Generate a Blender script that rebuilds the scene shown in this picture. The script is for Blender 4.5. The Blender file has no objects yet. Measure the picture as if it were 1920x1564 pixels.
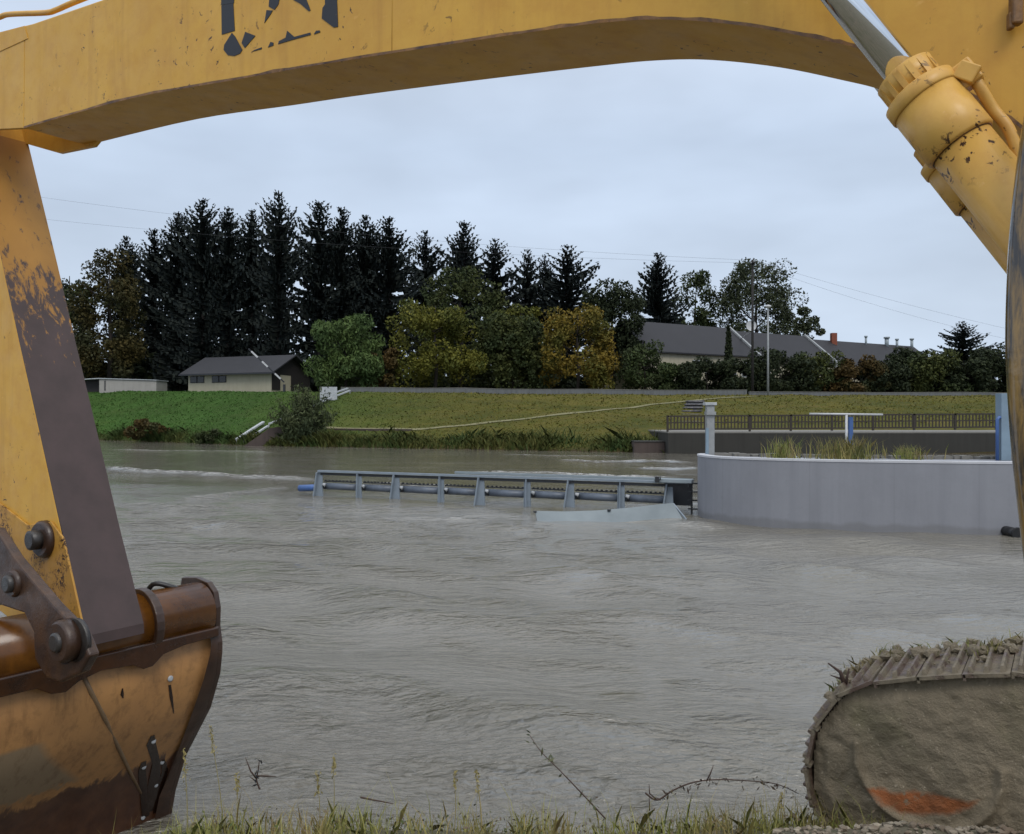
import bpy, bmesh, math, random
import numpy as np
from mathutils import Vector, Matrix, noise as mnoise

sc = bpy.context.scene
R = math.radians
# ------------------------------------------------------------------ camera, sky, sun, exposure
F, CX, CY, CAMZ = 1600.0, 960.0, 782.0, 3.0       # focal length in photo pixels, image centre, eye height over the water
cam_d = bpy.data.cameras.new("camera")
cam = bpy.data.objects.new("camera", cam_d)
sc.collection.objects.link(cam)
cam.location = (0, 0, CAMZ)
cam.rotation_euler = (R(90), 0, 0)
cam_d.sensor_width = 36.0
cam_d.lens = 36.0 * F / 1920.0
cam_d.clip_start, cam_d.clip_end = 0.05, 3000
sc.camera = cam

SUN_EL, SUN_AZ = 48.0, 165.0      # azimuth: compass from +Y clockwise; behind the camera, a little to the right
w = bpy.data.worlds.new("World"); sc.world = w
w.use_nodes = True
nt = w.node_tree; N = nt.nodes; L = nt.links
bg = N["Background"]; bg.inputs[1].default_value = 0.1
sky = N.new("ShaderNodeTexSky"); sky.sky_type = 'NISHITA'; sky.sun_disc = False
sky.sun_elevation = R(SUN_EL); sky.sun_rotation = R(SUN_AZ)
sky.dust_density = 2.0
tc = N.new("ShaderNodeTexCoord")
sep = N.new("ShaderNodeSeparateXYZ"); L.new(tc.outputs["Generated"], sep.inputs[0])
rp = N.new("ShaderNodeValToRGB"); L.new(sep.outputs["Z"], rp.inputs[0])
els = rp.color_ramp.elements
els[0].position = 0.0; els[0].color = (5.7, 6.75, 8.3, 1)
els[1].position = 1.0; els[1].color = (15.0, 15.6, 16.4, 1)
e = els.new(0.12); e.color = (6.2, 7.25, 8.75, 1)
e = els.new(0.30); e.color = (5.8, 6.9, 8.55, 1)
e = els.new(0.48); e.color = (7.2, 8.2, 9.8, 1)
mp = N.new("ShaderNodeMapping"); mp.inputs["Scale"].default_value = (1.6, 1.6, 4.5)
L.new(tc.outputs["Generated"], mp.inputs[0])
nz = N.new("ShaderNodeTexNoise"); nz.inputs["Scale"].default_value = 1.6; nz.inputs["Detail"].default_value = 4; nz.inputs["Roughness"].default_value = 0.5
L.new(mp.outputs[0], nz.inputs[0])
cr = N.new("ShaderNodeMapRange"); cr.inputs[1].default_value = 0.3; cr.inputs[2].default_value = 0.7
cr.inputs[3].default_value = 0.86; cr.inputs[4].default_value = 1.15
L.new(nz.outputs["Fac"], cr.inputs[0])
mu = N.new("ShaderNodeMix"); mu.data_type = 'RGBA'; mu.blend_type = 'MULTIPLY'; mu.inputs[0].default_value = 1
L.new(rp.outputs[0], mu.inputs[6]); L.new(cr.outputs[0], mu.inputs[7])
mx = N.new("ShaderNodeMix"); mx.data_type = 'RGBA'; mx.inputs[0].default_value = 0.93
L.new(sky.outputs[0], mx.inputs[6]); L.new(mu.outputs[2], mx.inputs[7])
L.new(mx.outputs[2], bg.inputs[0])

sun_d = bpy.data.lights.new("sun", 'SUN'); sun_d.energy = 1.3; sun_d.angle = R(25); sun_d.color = (1, 0.96, 0.9)
sun = bpy.data.objects.new("sun", sun_d); sc.collection.objects.link(sun)
az, el = R(SUN_AZ), R(SUN_EL)
sdir = Vector((math.sin(az) * math.cos(el), math.cos(az) * math.cos(el), math.sin(el)))
sun.rotation_euler = sdir.to_track_quat('Z', 'Y').to_euler()

sc.view_settings.view_transform = 'Standard'; sc.view_settings.look = 'None'
sc.view_settings.exposure = 0.0; sc.view_settings.gamma = 1.0
sc.view_settings.use_curve_mapping = False
sc.cycles.max_bounces = 6; sc.cycles.diffuse_bounces = 3; sc.cycles.glossy_bounces = 3
sc.cycles.use_denoising = True

# ------------------------------------------------------------------ helpers
def P(px, py, Y):
    """world point seen at photo pixel (px, py) at distance Y"""
    return Vector(((px - CX) / F * Y, Y, CAMZ + (CY - py) / F * Y))
def WX(px, Y): return (px - CX) / F * Y
def WZ(py, Y): return CAMZ + (CY - py) / F * Y

def link(o): sc.collection.objects.link(o); return o
def thing(name, label, cat, loc=(0, 0, 0), group=None):
    o = link(bpy.data.objects.new(name, None)); o.location = loc; o.empty_display_size = 0.2
    o["label"] = label; o["category"] = cat
    if group: o["group"] = group
    return o
def tag(o, label, cat, group=None):
    o["label"] = label; o["category"] = cat
    if group: o["group"] = group
    return o
def kind(o, k, label=None, cat=None):
    o["kind"] = k
    if label: o["label"] = label
    if cat: o["category"] = cat
    return o

class MB:
    """collects shapes in world coordinates, then links them as ONE mesh object"""
    def __init__(s): s.v = []; s.f = []; s.sm = []
    def add(s, vs, fs, smooth=False):
        b = len(s.v); s.v += [tuple(x) for x in vs]
        s.f += [tuple(b + i for i in f) for f in fs]; s.sm += [smooth] * len(fs)
        return s
    def box(s, c, size, M=None):
        hx, hy, hz = size[0] / 2, size[1] / 2, size[2] / 2
        vs = [Vector((x, y, z)) for z in (-hz, hz) for x, y in ((-hx, -hy), (hx, -hy), (hx, hy), (-hx, hy))]
        if M is not None: vs = [M @ q for q in vs]
        c = Vector(c)
        return s.add([c + q for q in vs], [(3, 2, 1, 0), (4, 5, 6, 7), (0, 1, 5, 4), (1, 2, 6, 5), (2, 3, 7, 6), (3, 0, 4, 7)])
    def prism(s, front, off):
        """polygon (list of points) extruded by the vector off"""
        off = Vector(off); n = len(front); fr = [Vector(q) for q in front]
        vs = fr + [q + off for q in fr]
        fs = [tuple(range(n)), tuple(range(2 * n - 1, n - 1, -1))]
        fs += [(i, i + n, (i + 1) % n + n, (i + 1) % n) for i in range(n)]
        return s.add(vs, fs)
    def tube(s, path, r, n=10, cap=True, smooth=True):
        path = [Vector(q) for q in path]; m = len(path)
        rs = r if isinstance(r, (list, tuple)) else [r] * m
        vs = []; up = None
        for i, q in enumerate(path):
            d = (path[min(i + 1, m - 1)] - path[max(i - 1, 0)])
            if d.length < 1e-9: d = Vector((0, 0, 1))
            d.normalize()
            if up is None:
                up = Vector((0, 0, 1)) if abs(d.z) < 0.9 else Vector((0, 1, 0))
            a = d.cross(up)
            if a.length < 1e-4: up = Vector((1, 0, 0)); a = d.cross(up)
            a.normalize(); b = a.cross(d); up = b
            for k in range(n):
                t = 2 * math.pi * k / n
                vs.append(q + (a * math.cos(t) + b * math.sin(t)) * rs[i])
        fs = [(i * n + k, i * n + (k + 1) % n, (i + 1) * n + (k + 1) % n, (i + 1) * n + k) for i in range(m - 1) for k in range(n)]
        s.add(vs, fs, smooth)
        if cap:
            b = len(s.v) - len(vs)
            s.f.append(tuple(b + k for k in range(n - 1, -1, -1))); s.sm.append(False)
            s.f.append(tuple(b + (m - 1) * n + k for k in range(n))); s.sm.append(False)
        return s
    def bar(s, a, b, wdt, hgt, up=(0, 0, 1)):
        a = Vector(a); b = Vector(b); d = (b - a); ln = d.length; d.normalize()
        sd = d.cross(Vector(up)); sd.normalize(); u = sd.cross(d)
        M = Matrix((d, sd, u)).transposed()
        return s.box((a + b) / 2, (ln, wdt, hgt), M)
    def build(s, name, mat, parent=None, bevel=0, recalc=True, origin=None):
        me = bpy.data.meshes.new(name)
        o = link(bpy.data.objects.new(name, me))
        off = Vector((0, 0, 0))
        if parent is not None:
            o.parent = parent; q = parent
            while q is not None: off += Vector(q.location); q = q.parent
        if origin is not None:
            o.location = Vector(origin) - off; off = Vector(origin)
        me.from_pydata([(v[0] - off.x, v[1] - off.y, v[2] - off.z) for v in s.v], [], s.f)
        me.polygons.foreach_set("use_smooth", s.sm)
        if recalc:
            bm = bmesh.new(); bm.from_mesh(me); bmesh.ops.recalc_face_normals(bm, faces=bm.faces[:]); bm.to_mesh(me); bm.free()
        me.materials.append(mat)
        if bevel:
            md = o.modifiers.new("bevel", 'BEVEL'); md.width = bevel; md.segments = 2; md.limit_method = 'ANGLE'; md.angle_limit = R(35)
        me.update()
        return o

def quads_obj(name, V, mat, parent=None, off=(0, 0, 0), loc=None, nv=4):
    """V: (n, nv, 3) array of faces -> one mesh"""
    V = np.asarray(V, dtype=np.float64) - np.asarray(off)
    n = len(V)
    me = bpy.data.meshes.new(name)
    me.vertices.add(n * nv); me.vertices.foreach_set("co", V.reshape(-1))
    me.loops.add(n * nv); me.loops.foreach_set("vertex_index", np.arange(n * nv, dtype=np.int32))
    me.polygons.add(n); me.polygons.foreach_set("loop_start", np.arange(0, n * nv, nv, dtype=np.int32))
    me.update(calc_edges=True); me.validate()
    me.materials.append(mat)
    o = link(bpy.data.objects.new(name, me))
    if parent is not None: o.parent = parent
    if loc is not None: o.location = loc
    return o

def copy_tree(o, parent=None):
    c = o.copy(); link(c)
    if parent is not None: c.parent = parent
    for ch in list(o.children): copy_tree(ch, c)
    return c

def catmull(pts, k=8):
    out = []; n = len(pts)
    for i in range(n - 1):
        p0, p1, p2, p3 = [Vector(pts[max(0, min(n - 1, j))]) for j in (i - 1, i, i + 1, i + 2)]
        for q in range(k):
            t = q / k
            out.append(0.5 * ((2 * p1) + (p2 - p0) * t + (2 * p0 - 5 * p1 + 4 * p2 - p3) * t * t + (3 * p1 - p0 - 3 * p2 + p3) * t ** 3))
    out.append(Vector(pts[-1])); return out

# ------------------------------------------------------------------ materials
def mat_new(name):
    m = bpy.data.materials.new(name); m.use_nodes = True
    t = m.node_tree; b = t.nodes["Principled BSDF"]
    return m, t, b
def node(t, typ, **kw):
    n = t.nodes.new(typ)
    for k, v in kw.items(): setattr(n, k, v)
    return n
def coords(t, scale=(1, 1, 1), out="Object"):
    c = node(t, "ShaderNodeTexCoord"); m = node(t, "ShaderNodeMapping"); m.inputs["Scale"].default_value = scale
    t.links.new(c.outputs[out], m.inputs[0]); return m.outputs[0]
def noise(t, vec, scale, detail=4, rough=0.55, dist=0.0):
    n = node(t, "ShaderNodeTexNoise"); n.inputs["Scale"].default_value = scale; n.inputs["Detail"].default_value = detail
    n.inputs["Roughness"].default_value = rough; n.inputs["Distortion"].default_value = dist
    if vec is not None: t.links.new(vec, n.inputs[0])
    return n.outputs["Fac"]
def ramp(t, fac, lo, hi, a=0.0, b=1.0):
    n = node(t, "ShaderNodeMapRange"); n.inputs[1].default_value = lo; n.inputs[2].default_value = hi
    n.inputs[3].default_value = a; n.inputs[4].default_value = b
    t.links.new(fac, n.inputs[0]); return n.outputs[0]
def mix(t, fac, a, b, mode='MIX'):
    n = node(t, "ShaderNodeMix"); n.data_type = 'RGBA'; n.blend_type = mode
    for i, x in ((0, fac), (6, a), (7, b)):
        if isinstance(x, (int, float)): n.inputs[i].default_value = x
        elif isinstance(x, (tuple, list)): n.inputs[i].default_value = (*x[:3], 1)
        else: t.links.new(x, n.inputs[i])
    return n.outputs[2]
def math_(t, op, a, b=0.0):
    n = node(t, "ShaderNodeMath"); n.operation = op
    for i, x in ((0, a), (1, b)):
        if isinstance(x, (int, float)): n.inputs[i].default_value = x
        else: t.links.new(x, n.inputs[i])
    return n.outputs[0]
def bump(t, b, h, strength=0.3, dist=0.02, prev=None):
    n = node(t, "ShaderNodeBump"); n.inputs["Strength"].default_value = strength; n.inputs["Distance"].default_value = dist
    t.links.new(h, n.inputs["Height"])
    if prev is not None: t.links.new(prev, n.inputs["Normal"])
    if b is not None: t.links.new(n.outputs[0], b.inputs["Normal"])
    return n.outputs[0]
def setc(t, b, c):
    if isinstance(c, (tuple, list)): b.inputs["Base Color"].default_value = (*c[:3], 1)
    else: t.links.new(c, b.inputs["Base Color"])

def simple(name, c, rough=0.6, metal=0.0, var=0.25, scale=3.0, bmp=0.0, c2=None, stretch=(1, 1, 1), spec=0.5):
    m, t, b = mat_new(name); v = coords(t, stretch)
    c2 = c2 or tuple(x * (1 - var) for x in c)
    f = ramp(t, noise(t, v, scale, 6, 0.6), 0.3, 0.7)
    setc(t, b, mix(t, f, c, c2)); b.inputs["Roughness"].default_value = rough; b.inputs["Metallic"].default_value = metal
    b.inputs["Specular IOR Level"].default_value = spec
    if bmp: bump(t, b, noise(t, v, scale * 6, 6), bmp, 0.02)
    return m

def paint(name, base, rust_amt=0.66, rough=0.42, rust=(0.05, 0.022, 0.012), scale=1.0):
    """old machine paint: uneven colour, dirt film, rust chips, faint dents"""
    m, t, b = mat_new(name); v = coords(t, (scale,) * 3)
    n1 = ramp(t, noise(t, v, 1.3, 5, 0.6), 0.3, 0.7)
    c = mix(t, n1, base, (base[0] * 0.86, base[1] * 0.82, base[2] * 0.85))
    n2 = ramp(t, noise(t, v, 9, 6, 0.7), 0.45, 0.75)
    c = mix(t, math_(t, 'MULTIPLY', n2, 0.5), c, (base[0] * 0.75, base[1] * 0.62, base[2] * 0.6))
    vs = coords(t, (9 * scale, 9 * scale, 0.9 * scale))           # faint run-off streaks
    n3 = ramp(t, noise(t, vs, 1.0, 4, 0.6), 0.52, 0.8)
    c = mix(t, math_(t, 'MULTIPLY', n3, 0.5), c, (base[0] * 0.6, base[1] * 0.5, base[2] * 0.6))
    chips = math_(t, 'MULTIPLY', ramp(t, noise(t, v, 2.2, 3), 0.47, 0.6), ramp(t, noise(t, v, 24, 5, 0.65, 0.6), rust_amt, rust_amt + 0.025))
    c = mix(t, chips, c, rust)
    pale = math_(t, 'MULTIPLY', ramp(t, noise(t, v, 16, 4, 0.6), 0.66, 0.72), 0.35)
    c = mix(t, pale, c, (base[0] * 1.1, base[1] * 1.15, base[2] * 2.2))
    setc(t, b, c)
    t.links.new(ramp(t, noise(t, v, 7, 5), 0.3, 0.7, rough - 0.08, rough + 0.14), b.inputs["Roughness"])
    b.inputs["Specular IOR Level"].default_value = 0.35
    h = bump(t, None, noise(t, v, 2.5, 3), 0.25, 0.02)
    bump(t, b, noise(t, v, 60, 3), 0.08, 0.004, h)
    return m

YEL = (0.65, 0.365, 0.053)
M_yellow = paint("yellow_paint", YEL, 0.625)
M_yellow_worn = paint("worn_yellow_paint", (0.50, 0.27, 0.05), 0.52, 0.5, scale=2.0)
M_yellow_cyl = paint("cylinder_paint", (0.66, 0.385, 0.085), 0.585, 0.36, scale=1.6)

def worn_stick():
    m, t, b = mat_new("worn_stick_paint"); v = coords(t)
    c_ = node(t, "ShaderNodeTexCoord"); s = node(t, "ShaderNodeSeparateXYZ"); t.links.new(c_.outputs["Object"], s.inputs[0])
    base = mix(t, ramp(t, noise(t, v, 1.6, 5), 0.3, 0.7), (0.42, 0.20, 0.028), (0.30, 0.135, 0.02))
    st = coords(t, (13, 13, 3.6))
    n = noise(t, st, 1.0, 9, 0.74, 0.35)
    zz = ramp(t, s.outputs["Z"], 3.15, 4.25, 0.26, -0.085)          # wear grows towards the lower end
    msk = ramp(t, math_(t, 'ADD', n, zz), 0.50, 0.57)
    rust = mix(t, ramp(t, noise(t, v, 5, 6, 0.6), 0.35, 0.7), (0.066, 0.040, 0.036), (0.046, 0.028, 0.024))
    setc(t, b, mix(t, msk, base, rust))
    b.inputs["Roughness"].default_value = 0.55
    bump(t, b, math_(t, 'ADD', msk, noise(t, v, 40, 4)), 0.15, 0.004)
    return m
M_stick_face = worn_stick()

def rusty(name, a, b_, rough, scale=4, bm=0.3):
    m, t, b = mat_new(name); v = coords(t)
    f = ramp(t, noise(t, v, scale, 7, 0.65, 0.5), 0.32, 0.68)
    c = mix(t, f, a, b_)
    g = ramp(t, noise(t, v, scale * 7, 5, 0.7), 0.55, 0.75)
    c = mix(t, math_(t, 'MULTIPLY', g, 0.5), c, tuple(x * 0.45 for x in b_))
    setc(t, b, c)
    t.links.new(ramp(t, noise(t, v, scale * 2, 4), 0.3, 0.7, rough * 0.7, rough * 1.4), b.inputs["Roughness"])
    bump(t, b, noise(t, v, scale * 10, 6, 0.65), bm, 0.006)
    return m
M_rust_wet = rusty("wet_rust", (0.150, 0.054, 0.006), (0.060, 0.021, 0.004), 0.20, 3, 0.10)
M_rust_dark = rusty("dark_rust", (0.060, 0.030, 0.017), (0.026, 0.013, 0.008), 0.36, 6, 0.4)
M_rust_wet2 = rusty("oily_rust", (0.055, 0.020, 0.006), (0.022, 0.009, 0.004), 0.22, 5, 0.2)
M_rust_edge = rusty("chipped_edge", (0.30, 0.14, 0.03), (0.04, 0.018, 0.010), 0.5, 9, 0.3)
M_link = rusty("link_rust", (0.085, 0.040, 0.018), (0.028, 0.014, 0.009), 0.38, 7, 0.5)
M_steel_pin = rusty("greasy_pin", (0.045, 0.04, 0.036), (0.02, 0.016, 0.014), 0.35, 12, 0.3)

def bucket_mat():
    m, t, b = mat_new("bucket_paint"); v = coords(t)
    c_ = node(t, "ShaderNodeTexCoord"); s = node(t, "ShaderNodeSeparateXYZ"); t.links.new(c_.outputs["Object"], s.inputs[0])
    tan = mix(t, ramp(t, noise(t, v, 2.5, 6), 0.3, 0.7), (0.47, 0.235, 0.080), (0.34, 0.170, 0.064))
    tan = mix(t, math_(t, 'MULTIPLY', ramp(t, noise(t, v, 11, 6, 0.7), 0.5, 0.75), 0.6), tan, (0.14, 0.075, 0.03))
    # bare, paler scraped patch towards the near lower corner
    bare = math_(t, 'MULTIPLY', ramp(t, s.outputs["X"], -2.83, -2.87), math_(t, 'MULTIPLY', ramp(t, math_(t, 'ADD', s.outputs["Z"], math_(t, 'MULTIPLY', noise(t, coords(t, (30, 30, 4)), 1, 4), 0.18)), 0.69, 0.73), ramp(t, s.outputs["Z"], 1.045, 1.015)))
    tan = mix(t, bare, tan, (0.25, 0.175, 0.10))
    nn = noise(t, coords(t, (6, 6, 2.0)), 1, 6, 0.65, 0.6)
    wet = ramp(t, math_(t, 'ADD', s.outputs["Z"], math_(t, 'MULTIPLY', nn, 0.5)), 0.80, 0.755)
    tan = mix(t, math_(t, 'MULTIPLY', ramp(t, noise(t, coords(t, (14, 14, 1.6)), 1, 5, 0.65), 0.52, 0.72), 0.55), tan, (0.10, 0.045, 0.016))
    c = mix(t, wet, tan, mix(t, ramp(t, noise(t, v, 9, 6), 0.3, 0.7), (0.055, 0.022, 0.012), (0.10, 0.042, 0.02)))
    setc(t, b, c)
    t.links.new(ramp(t, wet, 0, 1, 0.48, 0.28), b.inputs["Roughness"])
    bump(t, b, noise(t, v, 30, 5), 0.15, 0.005)
    return m
M_bucket = bucket_mat()

m, t, b = mat_new("chrome"); setc(t, b, (0.75, 0.77, 0.80)); b.inputs["Metallic"].default_value = 1
v = coords(t); t.links.new(ramp(t, noise(t, v, 14, 4), 0.3, 0.7, 0.03, 0.10), b.inputs["Roughness"]); M_chrome = m
M_decal = None
m, t, b = mat_new("worn_decal"); v = coords(t)
setc(t, b, mix(t, ramp(t, noise(t, coords(t, (1, 1, 6)), 7, 5, 0.6), 0.66, 0.69), (0.010, 0.011, 0.016), (0.36, 0.22, 0.07)))
b.inputs["Roughness"].default_value = 0.5; M_decal = m
m, t, b = mat_new("hose_rubber"); v = coords(t)
f = ramp(t, noise(t, coords(t, (40, 40, 7)), 1, 6, 0.65, 0.3), 0.40, 0.62)
setc(t, b, mix(t, f, (0.040, 0.034, 0.030), (0.27, 0.165, 0.05))); b.inputs["Roughness"].default_value = 0.14; b.inputs["Coat Weight"].default_value = 0.6
bump(t, b, noise(t, v, 30, 4), 0.25, 0.006); M_hose = m
M_black = simple("black_rubber", (0.012, 0.012, 0.013), 0.4)

def mud_mat():
    m, t, b = mat_new("caked_mud"); v = coords(t)
    f = ramp(t, noise(t, v, 5, 7, 0.65), 0.3, 0.7)
    c = mix(t, f, (0.250, 0.200, 0.130), (0.150, 0.120, 0.076))
    g = ramp(t, noise(t, v, 3.2, 4, 0.6), 0.55, 0.72)
    c = mix(t, math_(t, 'MULTIPLY', g, 0.6), c, (0.165, 0.145, 0.075))
    sp = ramp(t, noise(t, v, 70, 3, 0.5), 0.66, 0.72)
    c = mix(t, sp, c, (0.36, 0.30, 0.21))
    # orange paint showing where the mud has slid off the lower frame
    c_ = node(t, "ShaderNodeTexCoord"); s = node(t, "ShaderNodeSeparateXYZ"); t.links.new(c_.outputs["Object"], s.inputs[0])
    wob = math_(t, 'MULTIPLY', noise(t, v, 11, 7, 0.65), 0.06)
    x = s.outputs["X"]; z = s.outputs["Z"]
    def uz_(px, py):
        k = (px - CX) / F; Y = 3.69 / (0.838 + 0.545 * k); return 0.838 * k * Y - 0.545 * Y, CAMZ + (CY - py) / F * Y
    (ua, za), (ub, zb), (um, zm) = uz_(1612, 1474), uz_(1845, 1500), uz_(1700, 1546)
    top = math_(t, 'ADD', za, math_(t, 'MULTIPLY', math_(t, 'SUBTRACT', x, ua), (zb - za) / (ub - ua)))
    dx = math_(t, 'DIVIDE', math_(t, 'SUBTRACT', x, (ua + ub) / 2), (ub - ua) / 2)
    bot = math_(t, 'SUBTRACT', top, math_(t, 'MULTIPLY', math_(t, 'SUBTRACT', 1.0, math_(t, 'MULTIPLY', dx, dx)), za - zm - 0.01))
    zz = math_(t, 'ADD', z, math_(t, 'SUBTRACT', wob, 0.03))
    msk = math_(t, 'MULTIPLY', ramp(t, math_(t, 'SUBTRACT', top, zz), 0.0, 0.02), ramp(t, math_(t, 'SUBTRACT', zz, bot), -0.004, 0.02))
    msk = math_(t, 'MULTIPLY', msk, ramp(t, noise(t, v, 16, 7, 0.72), 0.38, 0.46))
    red = mix(t, ramp(t, noise(t, v, 12, 6, 0.7), 0.35, 0.75), (0.32, 0.095, 0.022), (0.18, 0.07, 0.026))
    c = mix(t, msk, c, red)
    setc(t, b, c); b.inputs["Roughness"].default_value = 0.75
    h = math_(t, 'ADD', noise(t, v, 18, 8, 0.7), math_(t, 'MULTIPLY', noise(t, v, 90, 3), 0.3))
    bump(t, b, h, 0.7, 0.03)
    return m
M_mud = mud_mat()
def shoe_mat():
    m, t, b = mat_new("muddy_shoe_steel"); v = coords(t); c_ = coords(t, (1, 1, 1), "Generated")
    ob = node(t, "ShaderNodeObjectInfo"); vec = node(t, "ShaderNodeVectorMath"); vec.operation = 'ADD'; t.links.new(v, vec.inputs[0]); t.links.new(ob.outputs["Location"], vec.inputs[1])
    w = vec.outputs[0]
    st = mix(t, ramp(t, noise(t, w, 9, 6, 0.65), 0.35, 0.7), (0.150, 0.105, 0.080), (0.075, 0.042, 0.026))
    mu = mix(t, ramp(t, noise(t, w, 20, 6, 0.65), 0.35, 0.7), (0.21, 0.17, 0.115), (0.12, 0.098, 0.064))
    k = ramp(t, noise(t, w, 7, 6, 0.7, 0.4), 0.44, 0.52)
    setc(t, b, mix(t, k, st, mu)); t.links.new(ramp(t, k, 0, 1, 0.45, 0.85), b.inputs["Roughness"])
    bump(t, b, math_(t, 'ADD', k, noise(t, w, 60, 5, 0.65)), 0.6, 0.008); return m
M_shoe = shoe_mat()

def leaf(name, a, b_, c3=None, rough=0.75, zmix=None, scale=0.25):
    m, t, b = mat_new(name); v = coords(t)
    g = node(t, "ShaderNodeNewGeometry")
    c = mix(t, g.outputs["Random Per Island"], a, b_)
    if c3: c = mix(t, ramp(t, noise(t, v, scale, 3), 0.42, 0.62), c, c3)
    setc(t, b, c); b.inputs["Roughness"].default_value = rough; b.inputs["Specular IOR Level"].default_value = 0.2
    return m
M_spruce = leaf("spruce_needles", (0.014, 0.020, 0.020), (0.030, 0.036, 0.029))
M_bark = simple("bark", (0.035, 0.027, 0.022), 0.9, scale=8, bmp=0.5)
M_leaf_brown = leaf("olive_brown_leaves", (0.030, 0.026, 0.006), (0.060, 0.044, 0.010), (0.024, 0.026, 0.008))
M_leaf_dark = leaf("dark_green_leaves", (0.014, 0.021, 0.010), (0.030, 0.038, 0.014))
M_leaf_willow = leaf("willow_leaves", (0.050, 0.082, 0.022), (0.090, 0.130, 0.036), (0.045, 0.075, 0.023))
M_leaf_olive = leaf("yellowing_leaves", (0.082, 0.085, 0.013), (0.148, 0.135, 0.018), (0.060, 0.070, 0.013))
M_leaf_dolive = leaf("dark_olive_leaves", (0.033, 0.043, 0.012), (0.066, 0.072, 0.017), (0.028, 0.040, 0.013))
M_leaf_orange = leaf("autumn_leaves", (0.125, 0.090, 0.013), (0.190, 0.125, 0.015), (0.080, 0.078, 0.014))
M_leaf_rust = leaf("rust_leaves", (0.050, 0.033, 0.010), (0.080, 0.048, 0.012), (0.035, 0.036, 0.011))
M_leaf_green = leaf("mid_green_leaves", (0.030, 0.046, 0.016), (0.055, 0.072, 0.022), (0.03, 0.038, 0.014))
M_leaf_airy = leaf("airy_grey_leaves", (0.030, 0.040, 0.020), (0.058, 0.066, 0.030))
M_leaf_grey = leaf("grey_willow_leaves", (0.040, 0.056, 0.022), (0.085, 0.098, 0.042), (0.03, 0.042, 0.018))
M_grass_near = leaf("near_grass", (0.110, 0.150, 0.030), (0.270, 0.270, 0.085), (0.25, 0.20, 0.09), scale=3.0)
M_grass_near2 = leaf("tall_near_grass", (0.18, 0.21, 0.045), (0.34, 0.32, 0.10), (0.29, 0.22, 0.09), scale=4.0)
M_grass_dry = leaf("dry_grass", (0.20, 0.17, 0.055), (0.31, 0.25, 0.10), (0.15, 0.16, 0.05), scale=3.0)

def ground_mat():
    m, t, b = mat_new("dyke_turf"); v = coords(t)
    c_ = node(t, "ShaderNodeTexCoord"); s = node(t, "ShaderNodeSeparateXYZ"); t.links.new(c_.outputs["Object"], s.inputs[0])
    lf = ramp(t, math_(t, 'ADD', s.outputs["X"], math_(t, 'MULTIPLY', noise(t, v, 0.12, 4), 14)), -26, 2)
    green = mix(t, ramp(t, noise(t, v, 0.6, 6, 0.65), 0.32, 0.68), (0.040, 0.096, 0.018), (0.062, 0.132, 0.028))
    olive = mix(t, ramp(t, noise(t, v, 0.5, 6, 0.65), 0.34, 0.66), (0.100, 0.100, 0.016), (0.155, 0.124, 0.030))
    c = mix(t, lf, green, olive)
    br = ramp(t, noise(t, coords(t, (0.28, 0.5, 0.9)), 1, 6, 0.7), 0.52, 0.68)
    c = mix(t, math_(t, 'MULTIPLY', br, math_(t, 'MULTIPLY', ramp(t, lf, 0, 1, 0.25, 1), 0.6)), c, (0.125, 0.090, 0.032))
    big = ramp(t, noise(t, coords(t, (0.10, 0.22, 0.3)), 1, 4, 0.6), 0.38, 0.62)
    c = mix(t, math_(t, 'MULTIPLY', big, 0.5), c, (0.030, 0.050, 0.012))
    fine = ramp(t, noise(t, v, 3.5, 6, 0.75), 0.35, 0.7)
    c = mix(t, math_(t, 'MULTIPLY', fine, 0.45), c, (0.035, 0.045, 0.012))
    mudz = ramp(t, math_(t, 'ADD', s.outputs["Z"], math_(t, 'MULTIPLY', noise(t, v, 0.8, 5), 0.8)), 0.95, 0.35)
    c = mix(t, mudz, c, (0.055, 0.042, 0.024))
    setc(t, b, c); b.inputs["Roughness"].default_value = 0.9; b.inputs["Specular IOR Level"].default_value = 0.1
    bump(t, b, noise(t, v, 4.0, 7, 0.75), 1.0, 0.22)
    return m
M_turf = ground_mat()
def near_ground_mat():
    m, t, b = mat_new("muddy_bank"); v = coords(t)
    c = mix(t, ramp(t, noise(t, v, 3, 6, 0.6), 0.35, 0.65), (0.16, 0.125, 0.085), (0.09, 0.085, 0.045))
    c = mix(t, ramp(t, noise(t, v, 14, 5, 0.7), 0.5, 0.7, 0, 0.6), c, (0.05, 0.07, 0.02))
    setc(t, b, c); b.inputs["Roughness"].default_value = 0.8
    bump(t, b, noise(t, v, 18, 7, 0.7), 0.8, 0.05); return m
M_bank = near_ground_mat()
M_stone = leaf("gravel_stone", (0.10, 0.085, 0.062), (0.33, 0.285, 0.215), (0.13, 0.095, 0.065), rough=0.7, scale=6)
M_path = simple("trodden_path", (0.20, 0.18, 0.095), 0.9, scale=0.7, c2=(0.12, 0.115, 0.04))

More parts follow.
